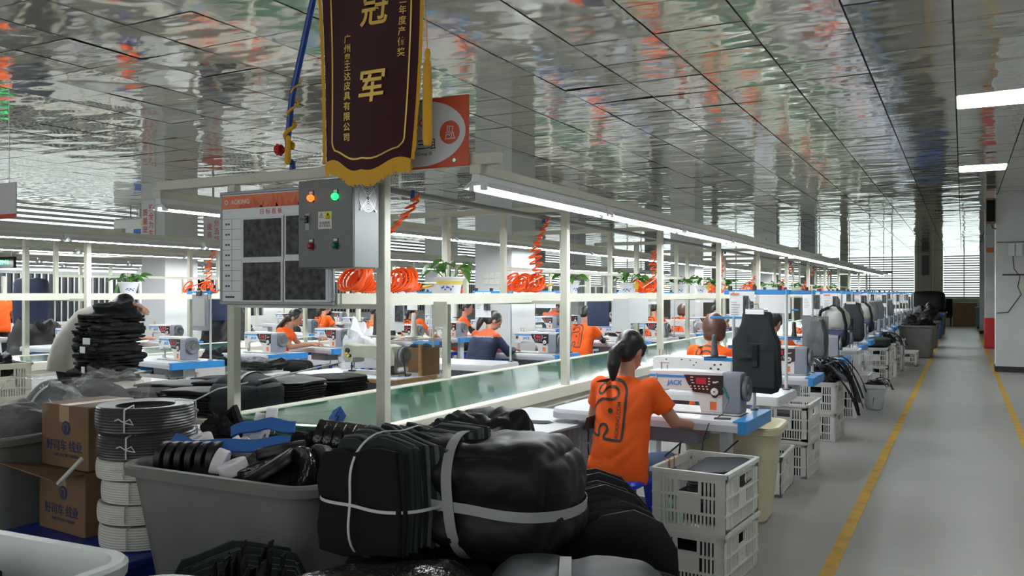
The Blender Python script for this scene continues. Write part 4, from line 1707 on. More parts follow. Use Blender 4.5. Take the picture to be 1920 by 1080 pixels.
# fan grille on the side of the box
m = MB()
for k in range(1, 9):
    r = .008 + k * .0088
    m.lathe([(r - .0016, .2012), (r + .0016, .2012), (r + .0016, .2034), (r - .0016, .2034)], 36, (0, .135, .405), 'x', cap=False, loop=True)
for a in (45, 135, 225, 315):
    m.ribbon([(.204, .135 + .01 * math.cos(R(a)), .405 + .01 * math.sin(R(a))), (.204, .135 + .1 * math.cos(R(a)), .405 + .1 * math.sin(R(a)))], (1, 0, 0), .004, .0015)
    m.cyl((.2, .135 + .1 * math.cos(R(a)), .405 + .1 * math.sin(R(a))), (.209, .135 + .1 * math.cos(R(a)), .405 + .1 * math.sin(R(a))), .006, n=8)
g = m.build('fan_grille', M['alu'], t)
MB().lathe([(0, .2), (.076, .2), (.076, .2015), (0, .2015)], 32, (0, .135, .405), 'x', cap=False).build('fan_opening', M['black'], g)

# target board
t = thing('target_board', 'framed production target board with orange header and four grey photographs', 'notice board', (-4.37, 4.108, 1.475))
W_, H_ = .96, .745
MB().box(.012, W_ - .012, .006, .026, .012, H_ - .012).build('panel', M['paper'], t)
m = MB()
for a in ((0, W_, 0, .022), (0, W_, H_ - .022, H_), (0, .022, .022, H_ - .022), (W_ - .022, W_, .022, H_ - .022)):
    m.box(a[0], a[1], 0, .027, a[2], a[3], .005)
m.build('frame', M['board_frame'], t)
zt = lambda q: H_ - q
hd_ = MB().box(.022, W_ - .022, .003, .006, zt(.115), zt(.028)).build('header', M['sign_orange_l'], t)
m = MB()
random.seed(11)
for k in range(16):
    x = .17 + k * .046
    m.add([(x, .0026, zt(.113)), (x + random.uniform(.03, .09), .0026, zt(.113)), (x + random.uniform(-.02, .06), .0026, zt(random.uniform(.03, .08)))], [(0, 1, 2)])
m.build('facet_pattern', M['sign_orange'], hd_, smooth=0, recalc=False)
m = MB().text('AOKING', .042, T(.185, .0022, zt(.072), 90), .0004, bold=.0008)
m.lathe([(.009, .0018), (.016, .0018), (.016, .003), (.009, .003)], 18, (.062, 0, zt(.07)), 'y', cap=False, loop=True)
m.build('lettering', M['sign_white'], hd_, smooth=0)
MB().text('目 标 看 板', .04, T(.45, .0052, zt(.145), 90), .0004).build('title_lettering', M['red'], t, smooth=0)
m = MB()
zr = [.18, .248, .316, .384, .452, .52, .588, .656]
for z in zr:
    m.box(.022, .19, .0052, .006, zt(z) - .001, zt(z) + .001)
m.box(.108, .11, .0052, .006, zt(.656), zt(.18)).box(.19, .192, .0052, .006, .022, zt(.18))
for z in zr[:-1]:
    for k in range(2):
        m.box(.05 + k * .022, .066 + k * .022, .0052, .006, zt(z + .04), zt(z + .028))
m.box(.05, .13, .0052, .006, zt(.7), zt(.688))
m.build('ruled_table', M['ink'], t, smooth=0)
for (xa, za) in ((.205, .19), (.57, .18), (.2, .47), (.565, .465)):
    f = MB().box(xa - .012, xa + .36, .003, .006, zt(za + .262), zt(za - .015)).build('photo_sleeve', M['sign_white'], t)
    MB().box(xa + .01, xa + .335, .0015, .003, zt(za + .245), zt(za)).build('photo', M['photo_g'], f)

# poster boards on the far columns, notices
t = thing('wall_notice', 'tall white notice with red vertical characters on the column past the second conveyor', 'notice', (-12.62, 10.34, 2.25))
MB().box(-.28, .06, -.01, .005, 0, .95, .003).build('panel', M['sign_white'], t)
m = MB()
for i, c in enumerate('安全为生产的'):
    m.text(c, .13, T(-.03, -.0112, .8 - i * .15, 90), .0005, bold=.001)
for i, c in enumerate('质量是安全'):
    m.text(c, .13, T(-.18, -.0112, .72 - i * .15, 90), .0005, bold=.001)
m.build('lettering', M['red'], t, smooth=0)
t = thing('wall_notice', 'red-topped white notice beside the column past the second conveyor', 'notice', (-12.08, 11.2, 2.1))
MB().box(-.24, .24, 0, .02, 0, 1.05, .003).build('panel', M['sign_white'], t)
MB().box(-.24, .24, -.003, 0, .86, 1.05).build('red_header', M['sign_orange'], t)
m = MB()
for i, c in enumerate('创造舒适'):
    m.text(c, .13, T(.1, -.002, .72 - i * .15, 90), .0005)
for i, c in enumerate('提高工'):
    m.text(c, .13, T(-.08, -.002, .66 - i * .15, 90), .0005)
m.build('lettering', M['red'], t, smooth=0)
MB().box(-.02, .02, .005, .02, 1.05, CEIL - 2.1).build('hanger', M['alu'], t)
t = thing('group_sign', 'white group sign with a red lower edge above the head of the second conveyor', 'sign', (-8.75, 5.2, 2.3))
MB().box(-.55, .42, 0, .015, 0, .36, .003).build('board', M['sign_white'], t)
MB().box(-.55, .42, -.003, 0, 0, .045).build('red_strip', M['sign_orange'], t)
for x in (-.4, .3):
    MB().cyl((x, .008, .36), (x, .008, CEIL - 2.3), .004, n=6).build('hanging_rod', M['alu'], t)
t = thing('ventilation_unit', 'white metal ventilation cabinet with two round ports hung near the louvred windows', 'ventilation unit', (-17.0, 13.6, 2.72))
MB().box(-1.0, 1.0, 0, .7, 0, .62, .05).build('case', M['white_steel'], t)
for x in (.25, .75):
    MB().lathe([(.0, -.03), (.13, -.03), (.15, -.06), (.19, -.05), (.2, 0), (0, 0)], 24, (x, 0, .28), 'y', cap=False).build('port', M['white_steel'], t)
    MB().lathe([(0, -.035), (.12, -.035), (.12, -.03), (0, -.03)], 24, (x, 0, .28), 'y', cap=False).build('port_mouth', M['black'], t)
MB().box(-.25, .0, -.006, 0, .1, .34).build('blue_plate', M['tub_blue'], t)
MB().box(-.02, .06, -.006, 0, .45, .52).build('yellow_plate', M['yellow'], t)
for x in (-.8, .8):
    MB().cyl((x, .35, .6), (x, .35, CEIL - 2.72), .012, n=6).build('hanging_rod', M['dark_steel'], t)

# outlets, boxes and cables on the pillars
t = thing('outlet_panel', 'cream panel of sockets on the white column behind the near conveyor', 'outlet', (-5.75, 10.35, 1.67))
for i in range(4):
    for j in range(2):
        MB().box(-.16 + i * .085, -.08 + i * .085, -.012, 0, j * .085, .08 + j * .085, .004).build('socket', M['outlet'], t)
t = thing('outlet_panel', 'cream block of light switches on the pillar beside the aisle', 'outlet', (.98, 19.4, 1.5))
for i in range(3):
    for j in range(3):
        MB().box(i * .13, .122 + i * .13, -.015, 0, j * .125, .118 + j * .125, .004).build('switch', M['outlet'], t)
t = thing('junction_box', 'white twin wall box with trailing cable on the aisle pillar', 'wall box', (.79, 19.397, 2.28))
for i in range(2):
    MB().box(i * .13, .115 + i * .13, -.06, 0, 0, .25, .008).build('box', M['white_steel'], t)
m = MB().tube([(.08, -.02, .0), (.1, -.02, -.25), (.2, -.02, -.4), (.16, -.02, -.6), (.22, -.02, -.75), (.0, -.02, -1.1), (-.2, -.02, -1.12)], .009, 6)
m.box(-.1, .34, -.02, 0, -.38, -.35).box(-.2, .5, -.02, 0, .27, .285)
m.build('cable', M['black'], t)
m = MB().box(.56, .575, 19.36, 19.39, .4, 3.45)
tag(MB().cyl((1.12, 19.37, .0), (1.12, 19.37, CEIL), .03, n=8).build('wall_conduit', M['white_steel']), 'white vertical conduit on the aisle pillar beside the wall boxes', 'conduit')
t = thing('loudspeaker', 'brown boxed loudspeaker hung high on the edge of the aisle pillar', 'loudspeaker', (.5, 19.3, 2.92))
MB().box(-.1, .075, -.1, .1, 0, .5, .015).build('case', M['wood'], t)
MB().box(-.085, .06, -.108, -.1, .04, .46).build('grille_cloth', M['fabric'], t)
MB().tube([(0, .0, .02), (.02, 0, -.08), (.08, .05, -.1)], .012, 6).build('bracket', M['dark_steel'], t)
t = thing('mounted_loudspeaker', 'black column loudspeaker on the pier between the far windows', 'loudspeaker', (-1.62, FAR - .62, 2.45))
MB().box(-.16, .16, 0, .12, 0, .95, .02).build('case', M['black'], t)
t = thing('notice_plate', 'small white and orange notice on the far pillar by the aisle', 'notice', (.6, 28.43, 1.6))
MB().box(.0, .22, -.02, .01, 0, 1.3, .004).build('panel', M['white_steel'], t)
MB().box(.01, .2, -.024, -.02, 1.14, 1.28).build('orange_plate', M['sign_orange_l'], t)
# ------------------------------------------------------------------ sewing stations
proto = {'machine': make_machine(), 'overlock': make_overlock(), 'old': make_old_machine(), 'blue': make_table('blue'), 'plain': make_table('plain'),
         'oldtable': make_table('old'), 'stand': make_stand(), 'thread': make_thread_stand(), 'stool': make_stool()}
_used = set()


def put(key, loc, rz, label, group=None):
    o = proto[key]
    if key in _used:
        return dup(o, loc, rz, label, group)
    _used.add(key)
    place(o, loc, rz)
    return tag(o, label, None, group)


def off(x, y, rz, lx, ly, z):
    a = R(rz)
    return (x + lx * math.cos(a) - ly * math.sin(a), y + lx * math.sin(a) + ly * math.cos(a), z)


PAPER = {}


def paper_kind(i):
    if i in PAPER:
        return PAPER[i]
    rnd = random.Random(i)
    w, h = (.3, .21) if i % 2 == 0 else (.21, .29)
    r = MB().grid(lambda u, v: (w * (u - .5), .006 * math.sin(u * 4 + i) + .006 * v, -h * v), 6, 6).mesh('paper_sheet', M['paper'], recalc=False)
    sub = []
    if i % 3 != 2:
        m = MB()
        m.box(w * .05, w * .27, -.004, -.002, -h * .72, -h * .12).box(w * .29, w * .46, -.004, -.002, -h * .72, -h * .12)
        sub.append(('picture', m.mesh('picture', M['photo_g'])))
        m = MB()
        for k in range(6):
            m.box(-w * .42, -w * (.42 - rnd.uniform(.2, .38)), -.003, -.001, -h * (.3 + k * .07) - .003, -h * (.3 + k * .07))
        sub.append(('print', m.mesh('print', M['ink'])))
        sub.append(('header_mark', MB().box(-w * .45, -w * .1, -.003, -.001, -h * .1, -h * .05).mesh('header_mark', M['sign_orange_l'])))
    PAPER[i] = (r, sub)
    return PAPER[i]


def paper(i, loc, rz, label, rx=0):
    r, sub = paper_kind(i)
    o = bpy.data.objects.new('paper_sheet', r)
    COL.objects.link(o)
    place(o, loc, rz, rx)
    tag(o, label, 'paper', 'work sheets clipped along the line')
    for n, me in sub:
        c = bpy.data.objects.new(n, me)
        COL.objects.link(c)
        c.parent = o
    return o


# bag samples hung on the stands
def make_vest(m_, w, h, flap=True):
    t = thing('bag_panel', 'x', 'bag panel')
    out = [(-w * .25, 0), (-w * .28, -.015), (-w * .3, -h * .14), (-w * .38, -h * .25), (-w * .49, -h * .36), (-w * .5, -h * .86), (-w * .42, -h * .97), (-w * .3, -h),
           (w * .3, -h), (w * .42, -h * .97), (w * .5, -h * .86), (w * .5, -h * .36), (w * .4, -h * .25), (w * .34, -h * .14), (w * .32, -.015), (w * .28, 0)]
    P = []
    for i in range(len(out)):
        a, b = Vector((*out[i], 0)), Vector((*out[(i + 1) % len(out)], 0))
        n = max(1, int((b - a).length / .03))
        P += [a.lerp(b, k / n) for k in range(n)]
    cz = -h * .52
    rings = [[((p.x) * q, y + .01 * math.sin(p.y * 9), cz + (p.y - cz) * q) for p in P] for y, q in ((-.022, .05), (-.024, .4), (-.024, .75), (-.02, .93), (-.008, 1), (.008, 1), (.018, .93), (.02, .4), (.02, .05))]
    MB().rings(rings).build('panel', m_, t)
    if flap:
        MB().box(-w * .42, w * .42, -.032, -.02, -h * .93, -h * .38, .01).build('pocket', m_, t)
        m = MB().box(-.012, .03, -.042, -.03, -h * .68, -h * .4, .004)
        st = m.build('pull_strap', M['fabric'], t)
        MB().box(-.008, .026, -.045, -.041, -h * .67, -h * .6).build('strap_tag', M['fabric_g'], st)
    m = MB().box(-w * .2, w * .2, -.03, .028, -.02, .02, .004).tube([(-.03, -.03, .02), (-.03, -.04, .05), (.03, -.04, .05), (.03, -.03, .02)], .003, 5)
    m.build('bulldog_clip', M['chrome'], t)
    return t


def make_backpack():
    t = thing('backpack_sample', 'x', 'backpack')
    soft_box(.3, .12, .26, .07, (12, 8, 10), .03, 0, 2, .0, 4, (.008, 7)).build('upper_body', M['fabric_lt'], t).location = (0, 0, -.28)
    soft_box(.31, .13, .2, .05, (12, 8, 10), .02, 0, 2, .0, 5, (.008, 7)).build('lower_body', M['navy'], t).location = (0, 0, -.47)
    for sx in (-1, 1):
        MB().tube([(sx * .06, -.05, 0), (sx * .14, -.1, -.05), (sx * .18, -.1, -.2), (sx * .17, -.09, -.36), (sx * .13, -.07, -.46)], .02, 6).build('shoulder_strap', M['fabric'], t)
    MB().tube([(-.06, -.05, 0), (0, -.06, .03), (.06, -.05, 0)], .008, 6).build('handle', M['fabric'], t)
    return t


vest = make_vest(M['fabric_g'], .335, .53)
vest_s = make_vest(M['fabric_grey'], .2, .36, False)
bp0 = make_backpack()
_first = {id(vest): 1, id(vest_s): 1, id(bp0): 1}


def hang(src, loc, rz, label, group=None):
    if _first.pop(id(src), None):
        place(src, loc, rz)
        return tag(src, label, None, group)
    return dup(src, loc, rz, label, group)


PITCH = 1.35
random.seed(21)
RY = [5.47, 6.83, 8.4, 10.9, 12.3, 13.65, 15.2, 16.95, 18.3, 19.65, 21.0, 22.35, 23.7, 25.05, 26.4, 27.75, 29.1, 30.45]
RXK = lambda k: -1.775 - .03 * min(k, 7)
for k, y in enumerate(RY):
    RX = RXK(k)
    rz = -2.0 if k == 0 else random.uniform(-3, 1)
    where = '%s from the front along the aisle' % ORD[k]
    kind = 'plain' if k in (1, 4, 9, 13) else 'blue'
    put(kind, (RX, y, 0), rz, ('white-edged' if kind == 'plain' else 'blue-ended') + ' sewing table, ' + where, 'tables on the aisle side')
    mk = 'overlock' if k == 1 else 'machine'
    ml = ('white long-arm machine with screw holes on the ' if k == 1 else 'white and grey sewing machine on the ') + ORD[k] + ' table along the aisle'
    lx = .25 if k != 1 else -.08
    mo = put(mk, off(RX, y, rz, lx, .0, .781), rz, ml, 'machines on the aisle side')
    if k == 1:
        mo.scale = (1, 1, .86)
    if k == 0:
        put('thread', off(RX, y, rz, .42, .25, .781), rz, 'thread stand with dark cone behind the front sewing machine by the aisle')
        cone(off(RX, y, rz, .29, .25, 1.132), 'grey', 'dark grey thread cone above the front sewing machine')
        cone(off(RX, y, rz, .52, .25, 1.132), 'black', 'black thread cone beside the dark grey one, above the front machine')
        MB_ = MB().cyl((0, 0, 0), (0, 0, .5), .0125, n=10)
        s = thing('sample_pole', 'plain pole carrying the large charcoal bag panel on the front table', 'pole', off(RX, y, rz, .555, .255, .783))
        MB_.build('pole', M['leg'], s)
        MB().cyl((0, 0, 0), (0, 0, .012), .026, n=14).build('base_plate', M['mid_steel'], s)
        hang(vest, off(RX, y, rz, .58, .21, 1.43), -14, 'large charcoal bag panel with pocket flap hung beside the front sewing machine')
        continue
    bl = ORD[k] + ' table along the aisle'
    put('stand', off(RX, y, rz, .55, .24, .78), rz, 'work stand with blue bar on the ' + bl, 'blue-barred work stands')
    paper(k, off(RX, y, rz, .2, .222, 1.565), rz, 'printed work sheet clipped over the ' + bl)
    if k % 3 == 0:
        paper(k * 2 + 1, off(RX, y, rz, .44, .218, 1.55), rz, 'second sheet clipped beside the pole of the ' + bl)
    if k == 2:
        hang(vest_s, off(RX, y, rz, .6, .19, 1.3), -25, 'small grey pouch panel clipped to the stand of the third aisle-side table')
        tag(MB().box(-.12, .12, 0, .006, -.4, 0, .002).build('clip_board', M['mid_steel']), 'grey board behind the small grey pouch panel', 'board').location = off(RX, y, rz, .58, .222, 1.33)
    elif k in (3, 6):
        hang(bp0, off(RX, y, rz, .5, .1, 1.38), -20, 'grey and navy backpack sample hung on the stand of the ' + ORD[k] + ' aisle-side table')
    elif k in (4,):
        hang(vest, off(RX, y, rz, .55, .19, 1.42), -15, 'charcoal bag panel hung on the stand of the ' + ORD[k] + ' aisle-side table')
    elif k in (5, 7, 8, 10):
        hang(vest_s, off(RX, y, rz, .5, .19, 1.4), 10, 'narrow grey panel hung on the stand of the ' + ORD[k] + ' aisle-side table')
    if k in (1, 2, 3, 5, 7):
        put('thread', off(RX, y, rz, .28, .25, .78), rz, 'thread stand with cones behind the machine on the ' + bl, 'thread stands by the aisle')
        cone(off(RX, y, rz, .15, .25, 1.131), 'grey' if k < 3 else 'black', 'thread cone nearer the belt on the ' + ORD[k] + ' aisle-side table', 'cones by the aisle')
        cone(off(RX, y, rz, .38, .25, 1.131), 'black' if k != 3 else 'white', 'thread cone nearer the aisle on the ' + ORD[k] + ' aisle-side table', 'cones by the aisle')

# gangway side of the near conveyor
LY = [6.6, 8.25, 9.9, 12.8, 14.4, 16.2, 17.9, 20.7, 22.3, 23.9, 25.5]
LX = -5.05
for k, y in enumerate(LY):
    rz = -1 if k else -4
    bl = ORD[k] + ' gangway table of the near conveyor'
    kind = 'oldtable' if k == 0 else ('plain' if k in (1, 4) else 'blue')
    put(kind, (LX - (.0 if k else .02), y, 0), rz, ('brown-edged' if k == 0 else 'light grey') + ' sewing table, ' + ORD[k] + ' gangway table of the near conveyor', 'tables on the gangway side')
    mk = 'old' if k == 0 else ('overlock' if k in (1, 5) else 'machine')
    if k != 1:
        put(mk, off(LX, y, rz, .12 if k == 0 else .2, .0, .781), rz, ('olive grey old sewing machine' if k == 0 else 'white sewing machine') + ' on the ' + bl, 'machines on the gangway side')
    if k in (1, 2, 3, 4, 6, 8):
        put('stand', off(LX, y, rz, .55, .24, .78), rz, 'work stand with blue bar on the ' + bl, 'blue-barred work stands')
        paper(k + 30, off(LX, y, rz, .2, .222, 1.565), rz, 'printed work sheet clipped over the ' + bl)
    if k == 3:
        hang(vest_s, off(LX, y, rz, .4, .19, 1.5), 0, 'dark grey panel hung at the fourth gangway-side table, near the post')

# second conveyor, gangway side and far side
QX = -8.2
QY = [6.95, 8.3, 9.66, 11.45, 12.8, 14.1, 15.4, 16.75, 18.1, 19.45, 20.8, 22.1]
for k, y in enumerate(QY):
    rz = -12 if k in (0, 2) else -3
    bl = ORD[k] + ' gangway table of the second conveyor'
    put('blue', (QX, y, 0), rz, 'blue-ended sewing table, ' + ORD[k] + ' gangway table of the second conveyor', 'tables by the second conveyor')
    put('machine', off(QX, y, rz, .2, .0, .781), rz, 'white and grey sewing machine on the ' + bl, 'machines by the second conveyor')
    if k in (0, 3, 5, 7):
        put('stand', off(QX, y, rz, .55, .2, .78), rz, 'work stand with blue bar on the ' + bl, 'blue-barred work stands')
        if k == 0:
            t = thing('clipboard', 'grey framed clipboard hung on the stand of the second conveyor', 'clip panel', off(QX, y, rz, .42, .15, 1.12), rz)
            MB().box(-.17, .17, -.012, .012, 0, .43, .01).build('board', M['board_frame'], t)
            MB().box(-.13, .13, -.018, -.012, .05, .37, .004).build('pocket', M['fabric_lt'], t)
            MB().box(-.05, .05, -.03, .0, .4, .46, .006).build('clip', M['dark_steel'], t)
        else:
            paper(k + 50, off(QX, y, rz, .2, .18, 1.565), rz, 'printed work sheet clipped over the ' + bl)
ZX = -12.0 + .55
for k in range(8):
    y = 6.3 + k * 1.6
    if abs(y - 10.7) < .5:
        continue
    bl = ORD[k] + ' far-side table of the second conveyor'
    put('blue', (ZX, y, 0), 0, 'blue-ended sewing table, ' + ORD[k] + ' far-side table of the second conveyor', 'tables by the second conveyor')
    put('machine', (ZX + .15, y, .781), 0, 'white and grey sewing machine on the ' + bl, 'machines by the second conveyor')
for k in range(7):
    y = 6.9 + k * 1.9
    put('plain', (-15.2, y, 0), 0, 'white-edged sewing table, %s in the last row by the windows' % ORD[k], 'tables in the last row')
    put('machine', (-15.1, y, .781), 0, 'white and grey sewing machine, %s in the last row by the windows' % ORD[k], 'machines in the last row')

# ------------------------------------------------------------------ plants and hoses on the shelves
plants = [make_plant(3, 13, .17), make_plant(4, 5, .12), make_plant(7, 16, .2, yellow=1), make_plant(8, 18, .14, droop=True)]
_pu = set()


def plant(k, loc, rz, label, group='potted plants on the overhead shelves', scale=1.0):
    if k in _pu:
        return dup(plants[k], loc, rz, label, group, scale)
    _pu.add(k)
    place(plants[k], loc, rz)
    return tag(plants[k], label, None, group)


SX = -3.69
plant(0, (SX + .1, 5.74, 1.53), 20, 'leafy pothos in a yellow-banded white pot on the near shelf behind the front post')
plant(1, (SX + .08, 8.1, 1.53), 80, 'sparse pothos with one round leaf in a pot beside the second hose heap')
plant(2, (SX + .05, 9.95, 1.53), 10, 'tall pothos in a white pot on the near shelf past the third post')
plant(3, (SX, 12.3, 1.53), 10, 'trailing pothos with a white pot on the near shelf, fourth from the front')
for k, (y, q) in enumerate(((13.4, 2), (15.0, 0), (17.2, 3), (19.4, 2), (22.0, 0), (25.0, 3), (28.0, 2))):
    plant(q, (SX + .03, y, 1.53), 37 * k, 'pothos in a white pot on the near shelf, %s from the front' % ORD[k + 4])
for k, (y, q, s) in enumerate(((5.55, 0, 1.25), (7.8, 3, 1.15), (11.2, 2, 1.0), (14.2, 0, 1.0), (17.5, 3, 1.0))):
    plant(q, (-10.0, y, 1.53), 50 * k + 15, 'pothos in a white pot on the second conveyor shelf, %s from the front' % ORD[k], scale=s)

air_hose((SX + .29, 4.95, 2.24), (SX + .12, 4.62, 1.66), 11, 1, (SX - .02, SX + .3, 4.28, 5.4, 1.55, .06, 46), 'orange coiled air hose heaped on the shelf behind the front post')
air_hose((SX + .27, 7.1, 2.24), (SX + .15, 7.2, 1.7), 9, 2, (SX - .15, SX + .24, 6.85, 7.5, 1.55, .09, 34), 'orange coiled air hose heaped at the second post of the near shelf')
air_hose((SX + .27, 10.65, 2.24), (SX + .1, 10.6, 1.72), 8, 3, (SX - .15, SX + .24, 10.2, 10.9, 1.55, .05, 30), 'orange coiled air hose on the near shelf past the tall pothos')
for k, y in enumerate((13.9, 16.6, 19.9, 23.2, 26.5)):
    air_hose((SX + .27, y, 2.24), (SX + .1, y + .1, 1.75), 6, 4 + k, (SX - .15, SX + .24, y - .3, y + .4, 1.55, .05, 14), 'orange coiled air hose on the near shelf, %s from the front' % ORD[k + 3])
for k, y in enumerate((9.1, 10.1, 13.2, 16.3)):
    air_hose((-9.83, y, 2.24), (-10, y + .1, 1.75), 6, 14 + k, (-10.3, -9.85, y - .4, y + .4, 1.55, .04, 16), 'orange coiled air hose on the second conveyor shelf, %s from the front' % ORD[k])

# papers and cards under the near shelf
for i, (px, py, w, h, lb) in enumerate(((-3.3, 8.8, .22, .36, 'tall blank white sheet hung from the near shelf beyond the second post'),
                                       (-3.1, 8.79, .22, .27, 'wide blank white sheet overlapping the tall one under the near shelf'),
                                       (-3.34, 5.2, .13, .18, 'blank cream card hung under the near shelf by the old sewing machine'))):
    o = MB().box(-w / 2, w / 2, 0, .003, -h, 0).build('paper_sheet', M['paper'] if i < 2 else M['cream'])
    place(o, (px, py, 1.49 if i != 1 else 1.5))
    tag(o, lb, 'paper')
o = paper(3, (-4.6, 6.4, 1.5), 0, 'printed sheet with purple picture hung past the front post by the old machine')
o = MB().box(-.16, .16, -.01, .01, -.42, 0, .004).build('hanging_fabric', M['navy'])
place(o, (-4.62, 11.4, 1.5), 8)
tag(o, 'navy panel hung in front of the worker beyond the second post', 'fabric panel')
# ------------------------------------------------------------------ people
worker = person('seated worker with black ponytail and orange T-shirt at the front aisle-side sewing machine', dict(yaw=-14, tilt=20,
                elb=[(-.27, .22, .8), (.275, .2, .79)], wr=[(-.16, .46, .82), (.3, .46, .74)], hd=[(.3, .9, 0), (-.1, .95, -.3)]), 'orange', 'pony', 'hair', 'denim', .62, .011, fat=1.0, face=True, logo=True)
place(worker, (-1.8, 4.76, -.01), -4)
stool = put('stool', (-1.8, 4.77, 0), -4, 'blue plastic stool under the front worker with the ponytail')
w2 = person('seated worker with brown bobbed hair and orange T-shirt behind the long-arm machine', dict(yaw=8, tilt=12), 'orange', 'bob', 'hair_b', 'dark_cloth', .6, .013, fat=1.04, logo=True)
place(w2, (-1.95, 7.42, .04), 4)
put('stool', (-1.95, 7.42, 0), 4, 'blue plastic stool under the brown-haired worker')
jk = person('seated worker in navy jacket with orange shoulders and dark cap, across the belt', dict(yaw=-38, tilt=34, P=(0, 0, .545), C=(.0, .03, .8), N=(.03, .14, 1.04), head=(.05, .2, 1.18)),
            'navy_cloth', 'pony', 'hair', 'dark_cloth', 1.85, .012, True, 1.06, True)
for c in kids(jk):
    if c.name.startswith('jacket'):
        me = c.data
        me.materials.append(M['orange_d'])
        me.materials.append(M['grey_trim'])
        for q in me.polygons:
            c0 = q.center
            lim = .985 - .35 * max(0, abs(c0.x - .02) - .15)
            q.material_index = 1 if c0.z > lim + .018 else (2 if c0.z > lim and abs(c0.x) < .19 else 0)
place(jk, (-5.32, 9.22, .02), -14)
put('stool', (-5.32, 9.22, 0), 0, 'blue plastic stool under the worker in the navy jacket')
lady = person('seated worker in profile with long black hair and orange T-shirt at the second conveyor', dict(yaw=-8, tilt=28, N=(0, .17, 1.04), head=(0, .26, 1.18)), 'orange', 'long', 'hair', 'dark_cloth', .55, .012, False, 1.0, True)
place(lady, (-8.42, 8.95, .03), -62)
put('stool', (-8.42, 8.95, 0), -62, 'blue plastic stool under the long-haired worker at the second conveyor')
man = person('seated worker with short hair and dark sleeve guards behind the second post', dict(yaw=-22, tilt=25), 'orange', 'short', 'hair', 'dark_cloth', .6, .014, False, 1.1, False, None, True)
for c in kids(man):
    if c.name.startswith('body'):
        me = c.data
        me.materials.append(M['dark_cloth'])
        for q in me.polygons:
            if q.center.y > .2 and q.center.z > .7 and q.center.z < .95 and q.center.y < .44 and abs(q.center.x) > .1:
                q.material_index = 1
place(man, (-5.2, 12.1, .02), -10)
put('stool', (-5.2, 12.1, 0), 0, 'blue plastic stool under the worker with dark sleeve guards')
STAND = dict(P=(0, 0, .92), C=(0, .01, 1.17), N=(0, .04, 1.41), head=(0, .075, 1.56), tilt=16, shy=.02, shz=1.36, elb=[(-.24, .06, 1.12), (.24, .06, 1.12)], wr=[(-.18, .3, 1.07), (.18, .3, 1.07)],
             kn=[(-.1, .03, .5), (.1, .03, .5)], an=[(-.11, 0, .09), (.11, 0, .09)])
st = person('standing worker in orange T-shirt with printed back, far off beyond the second conveyor', STAND, 'orange', 'short', 'hair', 'dark_cloth', .55, .015, False, 1.0)
place(st, (-16.1, 9.75, 0), 70)
wb = person('person in a white shirt bent over the tall pile of black bags', dict(P=(0, -.1, .88), C=(0, .03, 1.14), N=(0, .28, 1.29), head=(0, .42, 1.33), tilt=50, shp=[(-.165, .22, 1.27), (.165, .22, 1.27)],
            elb=[(-.27, .42, 1.24), (.24, .4, 1.28)], wr=[(-.1, .54, 1.33), (.02, .52, 1.36)], hd=[(.6, .7, -.3), (-.8, .5, -.2)], kn=[(-.1, .0, .46), (.1, 0, .46)], an=[(-.11, -.05, .09), (.11, -.05, .09)]),
            'white_cloth', 'short', 'hair', 'dark_cloth', .6, .013, False, 1.08)
place(wb, (-7.72, 5.46, 0), -66)
wb.scale = (1.06,) * 3

far_people = [
    (worker, (-1.98, 10.18, 0), -6, 'seated worker in orange at the fourth table along the aisle'),
    (w2, (-2.0, 12.93, 0), -4, 'seated orange worker at the sixth table along the aisle, partly behind hung sheets'),
    (man, (-2.0, 14.48, 0), -18, 'seated short-haired worker in orange at the seventh table along the aisle'),
    (worker, (-2.0, 17.58, 0), 5, 'seated worker in orange at the ninth table along the aisle'),
    (man, (-2.0, 21.63, 0), 3, 'seated worker in orange at the twelfth table along the aisle'),
    (man, (-5.2, 15.5, .05), -6, 'seated short-haired worker with broad orange back beyond the third post'),
    (w2, (-5.2, 17.2, .0), -16, 'seated worker across the belt, fourth from the front past the white column'),
    (worker, (-5.2, 20.0, .0), -10, 'seated worker across the belt, fifth from the front past the white column'),
    (man, (-8.25, 10.75, .06), -26, 'seated orange worker leaning forward behind the control box post'),
    (worker, (-8.35, 12.05, .06), 6, 'seated orange worker behind the leaning one at the second conveyor'),
    (man, (-8.2, 13.4, .06), -60, 'orange worker in profile between the old machine and the white column'),
    (jk, (-8.2, 17.4, .06), 8, 'seated worker in navy and orange seen past the white column'),
    (man, (-8.2, 20.1, .06), -14, 'seated orange worker far down the second conveyor past the white column'),
    (man, (-11.6, 8.75, .04), -50, 'seated orange worker on the far side of the second conveyor behind the bag pile'),
    (worker, (-11.6, 13.55, .04), -10, 'seated orange worker on the far side of the second conveyor near the red notice'),
    (lady, (-15.3, 11.85, .04), -20, 'seated long-haired worker in the last row by the windows'),
]
for i, (src, loc, rz, lb) in enumerate(far_people):
    dup(src, loc, rz, lb, None, None, ('eye', 'eyebrow', 'lips'))
    put('stool', (loc[0], loc[1], 0), rz, 'blue plastic stool under the ' + ' '.join(lb.replace('seated ', '').replace(',', '').split()[:11]), None)

